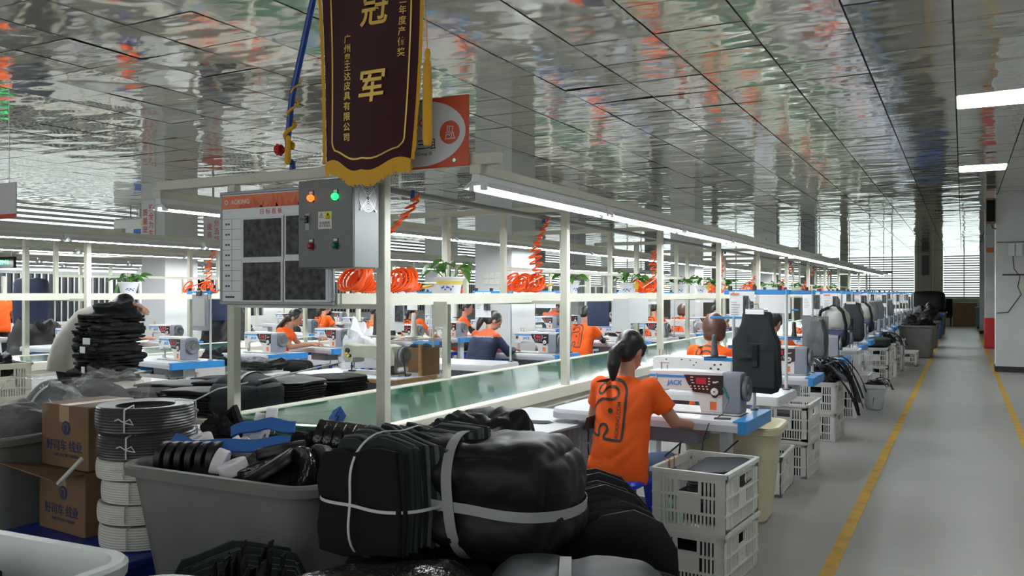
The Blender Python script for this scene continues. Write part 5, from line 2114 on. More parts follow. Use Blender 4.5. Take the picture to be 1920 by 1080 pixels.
# ------------------------------------------------------------------ crates along the aisle
ST = [(-1.255, 4.68, -5, 2, 'std', 'the front stack beside the first worker'), (-1.335, 7.73, -2, 2, 'std', 'the second stack along the aisle'),
      (-1.36, 9.7, -2, 2, 'std', 'the third stack, under the black straps'), (-1.37, 11.6, 1, 2, 'tall', 'the fourth stack along the aisle'),
      (-1.3, 16.08, -2, 2, 'std', 'the fifth stack along the aisle'), (-1.3, 17.62, 2, 2, 'std', 'the sixth stack along the aisle'), (-1.25, 18.97, 0, 2, 'std', 'the seventh stack along the aisle'),
      (-1.05, 20.33, 0, 1, 'std', 'the single crate before the big grey tub')]
for x, y, rz, n, kd, lb in ST:
    hh = .42 if kd == 'tall' else .31
    for i in range(n):
        pos = 'only crate of ' if n == 1 else ('bottom crate of ' if i == 0 else 'top crate of ')
        crate((x + .004 * i, y - .006 * i, hh * i), rz + (.8 * i), 'white slotted plastic crate, ' + pos + lb, 'white crates along the aisle', kd)
crate((-1.42, 6.95, 0), 1, 'white slotted crate half hidden under the second aisle-side table', 'white crates along the aisle')
# what is in the crates
fill = soft_box(.36, .53, .2, .05, (12, 16, 8), .015, 6, 2, .006, 77, (.012, 6)).mesh('fabric_pile', M['fabric'])
for x, y, rz, n, kd, lb in ST:
    for i in range(n):
        o = bpy.data.objects.new('fabric_pile', fill)
        COL.objects.link(o)
        hh = .42 if kd == 'tall' else .31
        place(o, (x + .004 * i, y - .006 * i + (.03 if y < 5 and i else 0), hh * i + .016), rz)
        o.scale = (1, .82 if y < 5 and i else 1, .62 if y < 5 and i else (1.2 if kd == 'tall' else 1))
        tag(o, 'black pieces packed inside the %s crate of ' % ('bottom' if i == 0 else 'top') + lb, 'fabric pieces', 'black pieces inside the crates')
o = sheets(rounded(-.13, .15, -.2, .2, (.06, .12, .1, .03)), 9, .012, .01, .004, .01, 3, lambda p: (p[0], p[1], p[2] + .1 * max(0, p[0] + .1) + .05 * p[1])).build('fabric_pile', M['fabric_slate'])
place(o, (-1.2, 4.74, .48), -4)
tag(o, 'dark grey cut pieces lying in the top crate of the front stack', 'fabric pieces')
for i in range(6):
    m = MB().lathe([(0, 0), (.024, 0), (.026, .01), (.026, .1), (.02, .115), (.012, .118), (0, .118)], 14, cap=False)
    for q in range(4):
        m.lathe([(.026, .02 + q * .022), (.028, .024 + q * .022), (.026, .028 + q * .022)], 14, cap=False)
    o = m.build('spool', M['mint'])
    place(o, (-1.405 + (i % 2) * .055, 4.475 + (i // 2) * .058, .325 + .0))
    tag(o, 'mint green spool standing in the corner of the top front crate', 'spool', 'mint spools in the front crate')
for i in range(3):
    o = MB().ribbon([(0, -.004, -.07), (0, -.004, .004), (0, .004, .006), (0, .02, .006), (0, .022, -.05)], (0, 0, 1), .018, .0015).build('marker_strip', M['sign_orange_l'])
    place(o, (-1.46, 4.6 + i * .085, .622), -90)
    tag(o, 'orange strip over the rim of the top front crate, %s from the front' % ORD[i], 'strip', 'orange strips on the crate rim')


def strap_heap(loc, w, d, h, n, seed, label, m_=None, hangx=.0):
    t = thing('strap_bundle', label, 'straps', loc)
    rnd = random.Random(seed)
    heap_mb(w * .8, d * .8, h * .8, seed, .35, 3, 30).build('core', M['fabric_s'], t)
    for k in range(n):
        a = rnd.uniform(0, 2 * PI)
        x0, y0 = rnd.uniform(-.45, .1) * w, rnd.uniform(-.45, .45) * d
        far = (k % 3 == 0)
        x1 = w * (rnd.uniform(.62, .85) if far else rnd.uniform(.2, .6))
        y1 = y0 + rnd.uniform(-.35, .3) * d
        zt, ze = h * rnd.uniform(.6, 1.0), (-hangx * rnd.uniform(.4, 1.0) if far else h * rnd.uniform(.1, .35))
        P = []
        for i in range(12):
            u = i / 11
            q = u * u * (3 - 2 * u)
            P.append((x0 + (x1 - x0) * (u ** .75), y0 + (y1 - y0) * u + .035 * math.sin(u * 5 + a), zt + (ze - zt) * (q if not far else u ** 2.6) + .03 * math.sin(u * PI) + .012 * math.sin(u * 11 + a)))
        MB().ribbon(P, (0, 0, 1), rnd.uniform(.025, .05), .006).build('strap', M['fabric'] if k % 2 else M['fabric_slate'], t)
    return t


strap_heap((-1.34, 9.66, .6), .5, .6, .26, 26, 5, 'black padded straps heaped over the third crate stack, hanging down the aisle side', hangx=.3)
strap_heap((-1.3, 17.6, .62), .45, .6, .2, 14, 8, 'black straps heaped on a crate stack farther down the aisle', hangx=.1)
o = soft_box(.38, .5, .16, .06, (10, 12, 8), .02, 4, 2, .008, 9).build('fabric_bundle', M['fabric_g'])
place(o, (-1.3, 16.08, .62))
tag(o, 'charcoal bundle lying on the fifth crate stack', 'fabric bundle')
tub('waste_bucket', (-1.04, 12.35, 0), 0, (.3, .3, .34), M['tub_white'], 'white bucket with a black strap over its rim, beside the fourth crate stack', 'bucket', rr=.12, rim=.012)
strap_heap((-1.04, 12.35, .3), .34, .3, .1, 5, 12, 'short black strap over the white bucket', hangx=.05)
o = heap_mb(.5, .55, .3, 31, .4, 3).build('plastic_bag', M['plastic_clear'])
place(o, (-1.36, 12.98, .42))
tag(o, 'clear plastic bag heaped on a crate beyond the white bucket', 'plastic bag')
crate((-1.36, 12.98, 0), 0, 'white tall crate under the clear plastic bag', None, 'tall')
tub('storage_tub', (-1.42, 6.0, 0), 2, (.62, .5, .66), M['tub_cream'], 'cream plastic tub under the front sewing table by the aisle', 'tub', taper=.06)
tub('storage_tub', (-.98, 23.2, 0), 0, (.8, 1.2, .78), M['tub'], 'big grey tub with black fabric at the end of the crates by the aisle', 'tub', taper=.07)
o = heap_mb(.85, 1.2, .3, 17, .35, 3).build('fabric_heap', M['fabric_s'])
place(o, (-.98, 23.2, .72))
tag(o, 'black fabric heap filling the big grey tub by the aisle', 'fabric heap')
tub('storage_tub', (-.95, 27.4, 0), 0, (.75, 1.2, .78), M['tub'], 'grey tub beyond the big one at the line end', 'tub', taper=.07)
o = heap_mb(.8, 1.2, .45, 19, .35, 3).build('fabric_heap', M['fabric_s'])
place(o, (-.95, 27.4, .74))
tag(o, 'black fabric heap in the second grey tub by the line end', 'fabric heap')
tub('storage_tub', (-1.0, 33.0, 0), 0, (.8, 1.2, .85), M['tub_blue'], 'blue tub at the far end of the aisle', 'tub', taper=.05)
tub('storage_tub', (-.95, 36.0, 0), 0, (.8, 1.2, .85), M['tub'], 'grey tub behind the blue one at the far end of the aisle', 'tub', taper=.05)
o = soft_box(1.1, .9, .75, .12, (10, 10, 8), .04, 0, 2, 0, 3).build('fabric_bale', M['fabric_s'])
place(o, (-1.15, 36.0, .86))
tag(o, 'black bale on the grey tub at the far end of the aisle', 'fabric bale')
t = thing('cabinet', 'brown wooden cabinet under the far window', 'cabinet', (.1, 45.8, 0))
MB().box(-.5, .5, -.3, .3, 0, 1.1, .01).build('carcass', M['wood'], t)
for i in range(2):
    MB().box(-.48 + i * .49, -.02 + i * .5, -.315, -.3, .05, 1.05, .006).build('door', M['wood'], t)
t = thing('office_chair', 'dark chair against the wall under the far window', 'chair', (-.75, 45.4, 0))
MB().box(-.3, .3, -.3, .3, .4, .5, .03).build('seat', M['fabric'], t)
MB().box(-.32, .32, .22, .32, .45, 1.3, .03).build('backrest', M['fabric'], t)
for a in range(4):
    MB().cyl((.25 * (-1) ** a, .25 * (-1) ** (a // 2), 0), (.25 * (-1) ** a, .25 * (-1) ** (a // 2), .4), .025, n=8).build('leg', M['dark_steel'], t)
t = thing('floor_machine', 'teal machine cabinet at the end of the aisle by the pillar', 'machine', (.85, 43.0, 0))
MB().box(-.32, .32, -.3, .3, .08, .85, .03).build('case', M['teal'], t)
MB().box(-.36, .36, -.34, .34, .85, .95, .02).build('lid', M['teal'], t)
MB().box(-.3, .3, -.28, .28, 0, .08).build('plinth_base', M['black'], t)
t = thing('fire_cabinet', 'red metal box standing against the far pillar by the aisle', 'fire cabinet', (.74, 27.7, 0))
MB().box(-.2, .3, -.3, .3, 0, .85, .01).build('case', M['red'], t)
MB().box(-.18, .28, -.312, -.3, .05, .8, .006).build('door', M['red'], t)

# side board by the front worker
o = MB().box(-.36, .36, -.55, .55, 0, .018, .003).build('side_board', M['table_top'])
place(o, (-2.6, 5.22, .668), -5)
tag(o, 'white board laid over crates between the belt and the front worker', 'board')
for i, (x, y) in enumerate(((-2.66, 4.98), (-2.56, 5.6))):
    for j in range(2):
        crate((x, y, .333 * j), 87 if i == 0 else 92, 'white slotted crate under the side board, %s of the %s pair' % (('bottom', 'top')[j], ('front', 'back')[i]), 'crates under the side board').scale = (1, 1, 1.07)
o = sheets([(-.12, -.05), (.1, -.07), (.14, 0), (.1, .07), (-.1, .06)], 2, .002, .01, .002, .01, 8).build('fabric_piece', M['fabric_slate'])
place(o, (-2.55, 5.12, .687), 12)
tag(o, 'dark grey cut piece lying on the white side board', 'fabric piece')
t = thing('phone', 'dark phone with reddish edge on the white side board beside the worker', 'phone', (-2.36, 5.5, .687), 20)
MB().box(-.04, .04, -.08, .08, 0, .008, .003).build('case', M['btn_red'], t)
MB().box(-.037, .037, -.077, .077, .008, .0095).build('screen', M['black'], t)

# little things on the front machine
t = thing('thread_snips', 'green-handled thread snips hanging on the front machine by a black cord', 'snips', (-1.33, 5.376, .95))
MB().capsule((.0, -.008, .0), (.03, -.008, -.06), .009, .007, 8).build('grip', mat('green_grip', (.0, .19, .13), .35), t)
m = MB().capsule((.0, -.008, .0), (-.03, -.008, .05), .007, .002, 8).capsule((-.005, -.008, -.005), (-.04, -.008, .035), .006, .002, 8)
m.lathe([(.009, -.003), (.015, -.003), (.015, .003), (.009, .003)], 14, (-.03, -.008, .02), 'y', cap=False, loop=True)
m.build('blade', M['black'], t)
MB().tube([(.03, -.008, -.06), (.01, -.06, -.15), (-.03, -.25, -.19), (-.06, -.272, -.3), (-.07, -.27, -.5), (-.02, -.26, -.62)], .003, 6).build('cord', M['black'], t)
tag(MB().tube([(-1.52, 5.1, .64), (-1.6, 5.02, .56), (-1.62, 5.0, .5), (-1.5, 5.02, .47), (-1.4, 5.05, .5), (-1.28, 5.1, .58), (-1.2, 5.2, .66)], .005, 6).build('motor_cable', M['black']), 'black cable looping under the front sewing table', 'cable')
o = MB().box(-.05, .05, -.03, .03, 0, .004, .001).build('tool_tray', M['dark_steel'])
place(o, (-1.3, 5.22, .782), 10)
tag(o, 'small dark metal plate with pins on the front table by its blue end', 'plate')

# clutter on and by the gangway tables
o = heap_mb(.5, .4, .42, 41, .45, 3.2).build('plastic_bag', mat('frosted_plastic', (.75, .78, .8), .3, alpha=.75, bump=(14, .8, .02, 4)))
place(o, (-5.5, 7.1, .79))
tag(o, 'white crinkled plastic bag behind the old sewing machine', 'plastic bag')
t = thing('open_carton', 'torn brown carton behind the old sewing machine', 'carton', (-4.62, 6.78, .781), -6)
MB().box(-.24, .2, .1, .108, 0, .24).box(.195, .202, -.14, .108, 0, .26).box(-.24, -.232, -.02, .108, 0, .2).build('side', M['card'], t)
MB().box(.16, .2, -.16, -.12, 0, .3, .006).build('corner_post', M['wood'], t)
t = thing('thread_stand', 'cream pole stand with several cones behind the old sewing machine', 'thread stand', (-4.6, 6.85, .781))
MB().cyl((.12, .02, 0), (.12, .02, .72), .012, n=8).build('pole', M['cream'], t)
MB().prism(rounded(-.6, .12, -.03, .05, (.02,) * 4), .33, .345, 'xy').build('arm', M['cream'], t)
for i, (x, c) in enumerate(((-.55, 'black'), (-.35, 'black'), (-.1, 'cream'))):
    MB().lathe([(0, .345), (.08, .345), (.085, .352), (0, .356)], 16, (x, .01, 0), cap=False).build('spool_dish', M['cream'], t)
    cone((-4.6 + x, 6.86, 1.137), c, ('black cone with red rim', 'black cone beside the red-rimmed one', 'tall cream cone')[i] + ' on the stand behind the old machine').scale = (1.25, 1.25, 1.6)
o = cone((-4.72, 6.55, .82), 'white', 'white reel with red end lying beside the old sewing machine', None, 0, 80)
o.scale = (1.3, 1.3, 1.2)
o = heap_mb(.3, .22, .09, 44, .4, 3).build('cloth_scrap', M['pink'])
place(o, (-5.35, 9.75, .785))
tag(o, 'pink cloth lying on the table beside the navy-jacketed worker', 'cloth')
for i, (x, y, z, w, d, h, m_, lb) in enumerate(((-8.2, 7.0, .52, .6, .5, .16, 'fabric', 'black fabric pile in the crate under the first table of the second conveyor'),
                                              (-7.65, 7.85, .62, .7, .5, .14, 'fabric_s', 'black fabric pile at the lap of the long-haired worker'),
                                              (-8.6, 8.05, .62, .5, .4, .22, 'fabric', 'black fabric heap behind the first machine of the second conveyor'),
                                              
                                              (-5.6, 8.25, .785, .5, .35, .16, 'fabric', 'black fabric heap on the second gangway table'),
                                              (-5.3, 14.4, .785, .6, .4, .2, 'fabric_s', 'black fabric heap on the fifth gangway table'))):
    o = heap_mb(w, d, h, 50 + i, .4, 3, 30).build('fabric_heap', M[m_])
    place(o, (x, y, z))
    tag(o, lb, 'fabric heap')
for i, (x, y, lb) in enumerate(((-7.4, 7.55, 'in front of the long-haired worker'), (-8.25, 6.95, 'under the first table of the second conveyor'), (-7.2, 6.4, 'by the tall pile of black bags'), (-5.2, 8.9, 'behind the navy-jacketed worker'))):
    for j in range(2 if i != 3 else 1):
        crate((x, y, .31 * j), 90, 'white slotted crate ' + lb + (', bottom' if j == 0 else ', top'), 'crates by the gangway')
# hanging dark garments and black goods beyond the second conveyor
for i, (x, y, z, w, d, h) in enumerate(((-15.9, 8.2, .9, .5, .16, 1.0), (-15.2, 8.6, .85, .55, .16, 1.1), (-14.6, 9.4, .9, .6, .2, .9), (-14.2, 12.6, .95, .7, .2, .85), (-13.4, 12.4, 1.0, .6, .2, .7))):
    o = soft_box(w, d, h, .05, (10, 6, 12), .03, 0, 2, 0, i, (.02, 5)).build('hanging_bag', M['fabric' if i % 2 else 'navy'])
    place(o, (x, y, z), 10 * i)
    tag(o, 'dark bag hung beyond the second conveyor, %s from the standing worker' % ORD[i], 'bag', 'dark bags hung in the last row')
for i, (x, y, w, h) in enumerate(((-13.6, 15.6, 1.2, 1.3), (-13.7, 8.9, 1.1, 1.1), (-13.6, 13.0, 1.2, 1.2))):
    o = heap_mb(w, 1.0, h, 60 + i, .3, 2.6, 34).build('fabric_heap', M['fabric_s'])
    place(o, (x, y, .0))
    tag(o, 'tall heap of black goods under plastic near the last row, %s from the front' % ORD[(2, 0, 1)[i]], 'fabric heap')
# ------------------------------------------------------------------ bundles and bins in front
def bundle(name, mb, m_, loc, rz, label, straps=(), rx=0, ry=0, sm=None, cat='fabric bundle'):
    o = mb.build(name, m_, weld=.0004)
    for cen, ax, w in straps:
        around(o, cen, ax, w, .003, sm or M['strap'])
    place(o, loc, rz, rx, ry)
    return tag(o, label, cat)


# upright grey-black sheet bundle beside the big tub
rnd = random.Random(4)


def warp1(p):
    x, y, z = p
    # leaves stand upright and fan out a little at the top right
    pin = 1 - .13 * math.exp(-((y - .0) / .07) ** 2)
    return Vector(((x) * pin + .02 * y, (y) * (1 - .0 * x) + .02 * math.sin(z * 9), z))


ol = [(x_ * .88, y_ * .92) for x_, y_ in [(-.26, -.22), (-.1, -.235), (.1, -.23), (.25, -.215), (.262, -.05), (.25, .12), (.24, .21), (.0, .235), (-.22, .215), (-.27, .1), (-.255, -.02), (-.275, -.12)]]


def dense(pl, step=.03):
    P = []
    for i in range(len(pl)):
        a, b = Vector((*pl[i], 0)), Vector((*pl[(i + 1) % len(pl)], 0))
        n = max(1, int((b - a).length / step))
        P += [tuple(a.lerp(b, k / n))[:2] for k in range(n)]
    return P


PO = dense(ol)
mb = sheets(PO, 26, .0185, .014, .007, .022, 6, None, lambda u: (.05 * u * u, .05 * u), .02)
# stack axis turned to lie along the floor: sheets face the viewer
mb.v = [Vector((p.x * (1 - .1 * math.exp(-(p.y / .06) ** 2) * 0) + .015 * math.sin(p.z * 30), p.z, p.y + .235 + .018 * math.sin(p.x * 7 + p.z * 12))) for p in mb.v]
mb.v = [Vector((p.x, p.y, p.z * (1 - .06 * math.exp(-((p.x + .03) / .05) ** 2)) if p.z > .3 else p.z)) for p in mb.v]
mb.m = [(1 if (q // len(PO) - 3) // 4 > 3 and ((q // len(PO) - 3) // 4) % 2 else (0 if (q // len(PO) - 3) // 4 > 1 else 2)) for q in range(len(mb.f))]
b1 = bundle('fabric_bundle', mb, [M['fabric_g'], M['fabric_grey'], M['fabric']], (-2.1, 2.68, .5), -10, 'upright bundle of charcoal cut sheets tied with white twine beside the big tub',
            (((-.02, .24, .24), (1, 0, 0), .012), ((0, .24, .22), (0, 0, 1), .012)), sm=M['twine'])
# crossed-strap black bundle
mb = soft_box(.68, .48, .44, .12, (40, 28, 28), .04, 0, 2, .004, 12, (.03, 4.6), ((0, -.06, .02, .05), (2, .0, .018, .05)))
b2 = bundle('fabric_bundle', mb, M['fabric_s'], (-1.72, 3.1, .5), 6, 'large black fabric bundle crossed by two grey straps in the middle of the front pile',
            (((-.08, 0, .22), (1, 0, .12), .045), ((0, 0, .215), (.05, 0, 1), .04)))
# dark folds behind the black bundle
o = heap_mb(.62, .4, .3, 71, .35, 2.4, 44).build('fabric_heap', M['fabric_s'])
place(o, (-2.02, 3.62, .68), 20)
tag(o, 'loose black folds rising behind the strapped black bundle', 'fabric heap')
o = heap_mb(.55, .6, .7, 73, .2, 2.5, 36).build('fabric_heap', M['fabric'])
place(o, (-2.05, 3.65, 0), 0)
tag(o, 'black fabric pile on the floor behind the strapped bundle', 'fabric heap')
# arched back panels
arch = [(-.33, 0), (-.34, .3), (-.31, .48), (-.23, .62), (-.1, .71), (.05, .735), (.2, .69), (.29, .58), (.335, .42), (.35, .2), (.34, 0), (.2, -.005), (0, 0), (-.2, -.005)]
mb = sheets(dense([(x * .82, y * .95) for x, y in arch], .04), 20, .02, .02, .012, .02, 15, None, lambda u: (.16 * u * u - .0, -.13 * u * u), .03)
mb.v = [Vector((p.x, -p.z, max(0.0, p.y))) for p in mb.v]
mb.v = [Vector((p.x + .03 * math.sin(p.z * 6 + p.y * 5), p.y + .05 * math.sin(p.x * 5), p.z)) for p in mb.v]
o = bundle('panel_stack', mb, M['fabric_s'], (-1.6, 3.86, 0), 14, 'row of arched black back panels leaning together beside the front crates', cat='bag panels')
mb = sheets(dense(arch, .05), 9, .02, .02, .012, .02, 17)
mb.v = [Vector((p.x * .62, -p.z - .06 * p.y, max(0.0, p.y * .55))) for p in mb.v]
bundle('panel_stack', mb, M['fabric_s'], (-1.2, 3.45, 0), 28, 'short pile of black curved panels at the aisle end of the front pile', cat='bag panels')
# slate roll with bright strap in front
mb = soft_box(.6, .48, .64, .1, (30, 24, 24), .02, 11, 2, .006, 22, (.008, 4), ((0, -.02, .02, .05),))
mb.v = [Vector((p.x, p.y, p.z + .05 * p.x - .12 * max(0, p.x) ** 1.2)) for p in mb.v]
b4 = bundle('fabric_bundle', mb, M['fabric_slate'], (-1.13, 2.58, .0), 18, 'slate grey coated fabric bundle with one pale strap at the front of the pile', (((-.03, 0, .33), (1, 0.1, 0), .04),))
# black shiny rolls in film under the bundles
for i, (x, y, z, rz, L, r, lb) in enumerate(((-1.78, 2.42, .3, 40, .7, .3, 'shiny black film roll slanting under the strapped bundles'), (-1.72, 3.1, .24, 10, .6, .235, 'black film-wrapped roll under the large black bundle'))):
    P = 36
    rings = []
    for k in range(17):
        u = k / 16
        q = r * (1 - .25 * abs(u * 2 - 1) ** 5)
        if k in (0, 16):
            q *= .5
        rings.append([((u - .5) * L, math.cos(2 * PI * j / P) * q * (1 + .06 * nz((u * 3, j * .3, 0), 1.7, i)), math.sin(2 * PI * j / P) * q * (1 + .06 * nz((u * 4, j * .35, 3), 1.5, i))) for j in range(P)])
    o = MB().rings(rings).build('fabric_roll', M['plastic_black'])
    place(o, (x, y, z), rz)
    tag(o, lb, 'fabric roll')
mb = sheets(dense([(-.26, 0), (-.27, .3), (-.2, .44), (0, .5), (.2, .45), (.27, .3), (.26, 0)]), 12, .024, .03, .015, .03, 31)
mb.v = [Vector((p.x + .02 * math.sin(p.z * 20), p.z + .03 * math.sin(p.x * 6), max(0, p.y))) for p in mb.v]
bundle('panel_stack', mb, M['fabric_g'], (-2.5, 2.45, 0), 42, 'teal-grey and black panels standing under the charcoal sheet bundle', cat='bag panels')

o = heap_mb(.9, .5, .47, 111, .2, 3, 36, .35).build('fabric_heap', M['fabric'])  # added heap, blocks the bright floor showing under the bundles
place(o, (-2.0, 2.98, 0), 0)
tag(o, 'black heap added on the floor to darken the gap beneath the strapped bundles', 'fabric heap')

# the big grey tub and what is in it
TW, TD, TH = 1.2, .84, .7
TX, TY = -3.13, 3.29
tub('storage_tub', (TX, TY, 0), 0, (TW, TD, TH), M['tub'], 'big grey plastic tub full of webbing rolls at the head of the conveyor', 'tub', taper=.09, rim=.04, rr=.13)
o = heap_mb(TW * .84, TD * .82, .16, 81, .2, 4, 44, .3).build('fabric_heap', M['fabric'])
place(o, (TX, TY, .55))
tag(o, 'black webbing scraps filling the big grey tub beneath the rolls', 'fabric heap')


def roll_mesh(r, w, hole, m_, lips=True, seed=0):
    pr = [(hole, -w / 2), (r * .97, -w / 2), (r, -w / 2 + .004)]
    n = 5
    for k in range(n):
        z = -w / 2 + .004 + (w - .008) * (k + .5) / n
        pr += [(r * (1 + .012 * math.sin(k * 2 + seed)), z)]
    pr += [(r, w / 2 - .004), (r * .97, w / 2), (hole, w / 2)]
    return MB().lathe(pr, 32, ax='x', cap=False, loop=True).mesh('webbing_roll', m_)


BR = roll_mesh(.105, .045, .035, M['elastic'])
BRS = roll_mesh(.105, .045, .035, M['plastic_black'], seed=1)
BR2 = roll_mesh(.09, .06, .03, M['plastic_black'], seed=2)
WR = roll_mesh(.062, .05, .022, M['white_roll'])


def roll(me, x, y, z, rz, ry, label, group, s=1.0, rx=0):
    o = bpy.data.objects.new('webbing_roll', me)
    COL.objects.link(o)
    place(o, (x, y, z), rz, rx, ry)
    o.scale = (s,) * 3
    return tag(o, label, 'webbing roll', group)


g1 = 'shiny black webbing rolls standing in a row'
for k in range(6):
    roll(BRS, -2.95 + k * .052, 3.46 + .012 * k, .785 - .004 * k, 28, 10, 'black webbing roll in the row leaning by the green belt end, %s of six' % ORD[k], g1, 1.06)
for k, (x, y, z, rz, ry, s) in enumerate(((-3.02, 3.24, .765, -10, 75, 1.0), (-3.0, 3.16, .72, 20, 70, 1.05), (-2.93, 3.07, .72, 35, 60, 1.05), (-2.78, 3.1, .7, 70, 20, 1.0), (-2.7, 3.14, .71, 70, 15, 1.0), (-3.03, 3.1, .69, 5, 65, .95))):
    roll(BRS if k % 2 else BR, x, y, z, rz, ry, 'black webbing roll tumbled at the aisle end of the big tub, %s of six' % ORD[k], 'tumbled black webbing rolls', s * 1.18)
for k in range(6):
    roll(BR, -3.62 + k * .06, 3.05 + .012 * k, .705 + .003 * k, 12, 4, 'black film-wrapped roll lying in line along the tub rim, %s from the end' % ORD[k], 'line of black rolls along the rim', .8)
for k, (x, y, z, rz, ry, s) in enumerate(((-3.45, 3.62, .83, 40, 8, 1.2), (-3.52, 3.6, .81, 40, 8, 1.05), (-3.47, 3.5, .77, 20, 20, 1.1), (-3.4, 3.48, .77, 20, 20, 1.1), (-3.55, 3.2, .765, 60, 70, 1.2), (-3.35, 3.22, .765, 30, 60, 1.0),
                                          (-3.28, 3.24, .75, 80, 40, .95), (-3.24, 3.05, .715, 30, 20, 1.1), (-3.12, 3.02, .705, 50, 70, 1.15), (-3.05, 3.3, .74, 10, 50, .8))):
    roll(WR, x, y, z, rz, ry, 'white webbing roll among the black rolls in the big tub, %s of ten' % ORD[k], 'white webbing rolls in the big tub', s)
for i, (pts, w, lb) in enumerate(((((-3.66, 3.13, .78), (-3.5, 3.1, .765), (-3.3, 3.13, .775), (-3.1, 3.2, .79), (-2.98, 3.26, .80)), .07, 'long blue cloth strip across the rolls in the big tub'),
                                  (((-3.48, 3.36, .80), (-3.38, 3.4, .835), (-3.28, 3.44, .845), (-3.16, 3.5, .83)), .07, 'short blue cloth strip behind the long one in the big tub'),
                                  (((-3.06, 3.66, .8), (-3.03, 3.66, .87), (-3.0, 3.66, .9), (-2.97, 3.67, .86)), .06, 'blue cloth tip standing up before the green belt end'),
                                  (((-2.62, 3.4, .74), (-2.6, 3.42, .82), (-2.57, 3.44, .84), (-2.54, 3.46, .8)), .07, 'blue cloth corner beside the charcoal sheet bundle'))):
    P = []
    for k in range(len(pts) - 1):
        for q in range(4):
            P.append(Vector(pts[k]).lerp(Vector(pts[k + 1]), q / 4) + Vector((0, 0, .006 * math.sin(k * 4 + q))))
    P.append(Vector(pts[-1]))
    tag(MB().ribbon(P, (0, -.75, .6), w, .012).build('cloth_strip', M['blue_cloth']), lb, 'cloth strip')
for i, (x, y, z, s) in enumerate(((-3.12, 3.55, .66, .26), (-3.62, 3.42, .74, .24), (-2.75, 3.5, .62, .3))):
    o = heap_mb(s, s * .8, s * .5, 90 + i, .5, 4).build('fabric_heap', M['fabric'])
    place(o, (x, y, z), 30 * i)
    tag(o, 'black fabric tuft poking out of the big tub, %s from its far corner' % ORD[(1, 0, 2)[i]], 'fabric heap')
tag(MB().tube([(-3.7, 3.45, .8), (-3.6, 3.5, .9), (-3.52, 3.46, .8)], .03, 6).build('fabric_tail', M['fabric']), 'black fabric tail curling up at the far corner of the big tub', 'fabric')

# pallet with coils and boxes
t = thing('pallet', 'dark blue plastic pallet under the coils and cartons', 'pallet', (-4.75, 3.35, 0))
MB().box(-.9, .9, -.6, .6, .1, .14, .006).build('deck', M['pallet'], t)
for x in (-.8, 0, .8):
    MB().box(x - .08, x + .08, -.6, .6, 0, .1, .006).build('runner', M['pallet'], t)
coil = [('coil_white', .135), ('coil_white', .115), ('coil_white', .13), ('coil_white', .115), ('coil_black', .14), ('coil_black', .15)]
z = .14
names = ['lowest white', 'second white', 'third white', 'topmost white', 'lower black', 'topmost black']
for i, (m_, h) in enumerate(coil):
    ro = .245 if i < 4 else .262
    ri = .16
    pr = [(ri, .012)]
    n = 9
    for k in range(n * 2 + 1):
        u = k / (n * 2)
        pr.append((ro - .012 + .012 * math.sin(PI * u) ** .4 + (.0035 if k % 2 else 0), .004 + (h - .008) * u))
    pr.append((ri, h - .012))
    t = thing('piping_coil', names[i] + (' piping coil' if i < 4 else ' film-wrapped piping coil') + ' in the stack between the cartons and the big tub', 'coil', (-4.13 + .012 * (-1) ** i, 3.33 + .008 * (i % 3), z), i * 37)
    MB().lathe(pr, 48, cap=False, loop=True).build('coil', M[m_], t)
    if i >= 4:
        MB().lathe([(ri - .01, .006), (ro + .006, .002), (ro + .01, h * .5), (ro + .006, h - .002), (ri - .01, h + .003)], 40, cap=False).build('film', M['wrap'], t)
    m = MB()
    for a in ((-62 - i * 37), (60 - i * 37)):
        c, s = math.cos(R(a)), math.sin(R(a))
        m.tube([(c * ri, s * ri, h * .5), (c * ri, s * ri, h + .004), (c * (ro + .012), s * (ro + .012), h * .95), (c * (ro + .014), s * (ro + .014), h * .5), (c * (ro + .012), s * (ro + .012), .02)], .005, 5)
        if i >= 3:
            m.tube([(c * (ro + .016) - s * q, s * (ro + .016) + c * q, h * .5 + zz) for q, zz in ((-.05, .01), (-.03, .018), (0, 0), (.03, .018), (.05, -.012), (.0, -.002))], .004, 5)
    m.build('tie', M['twine'], t)
    z += h


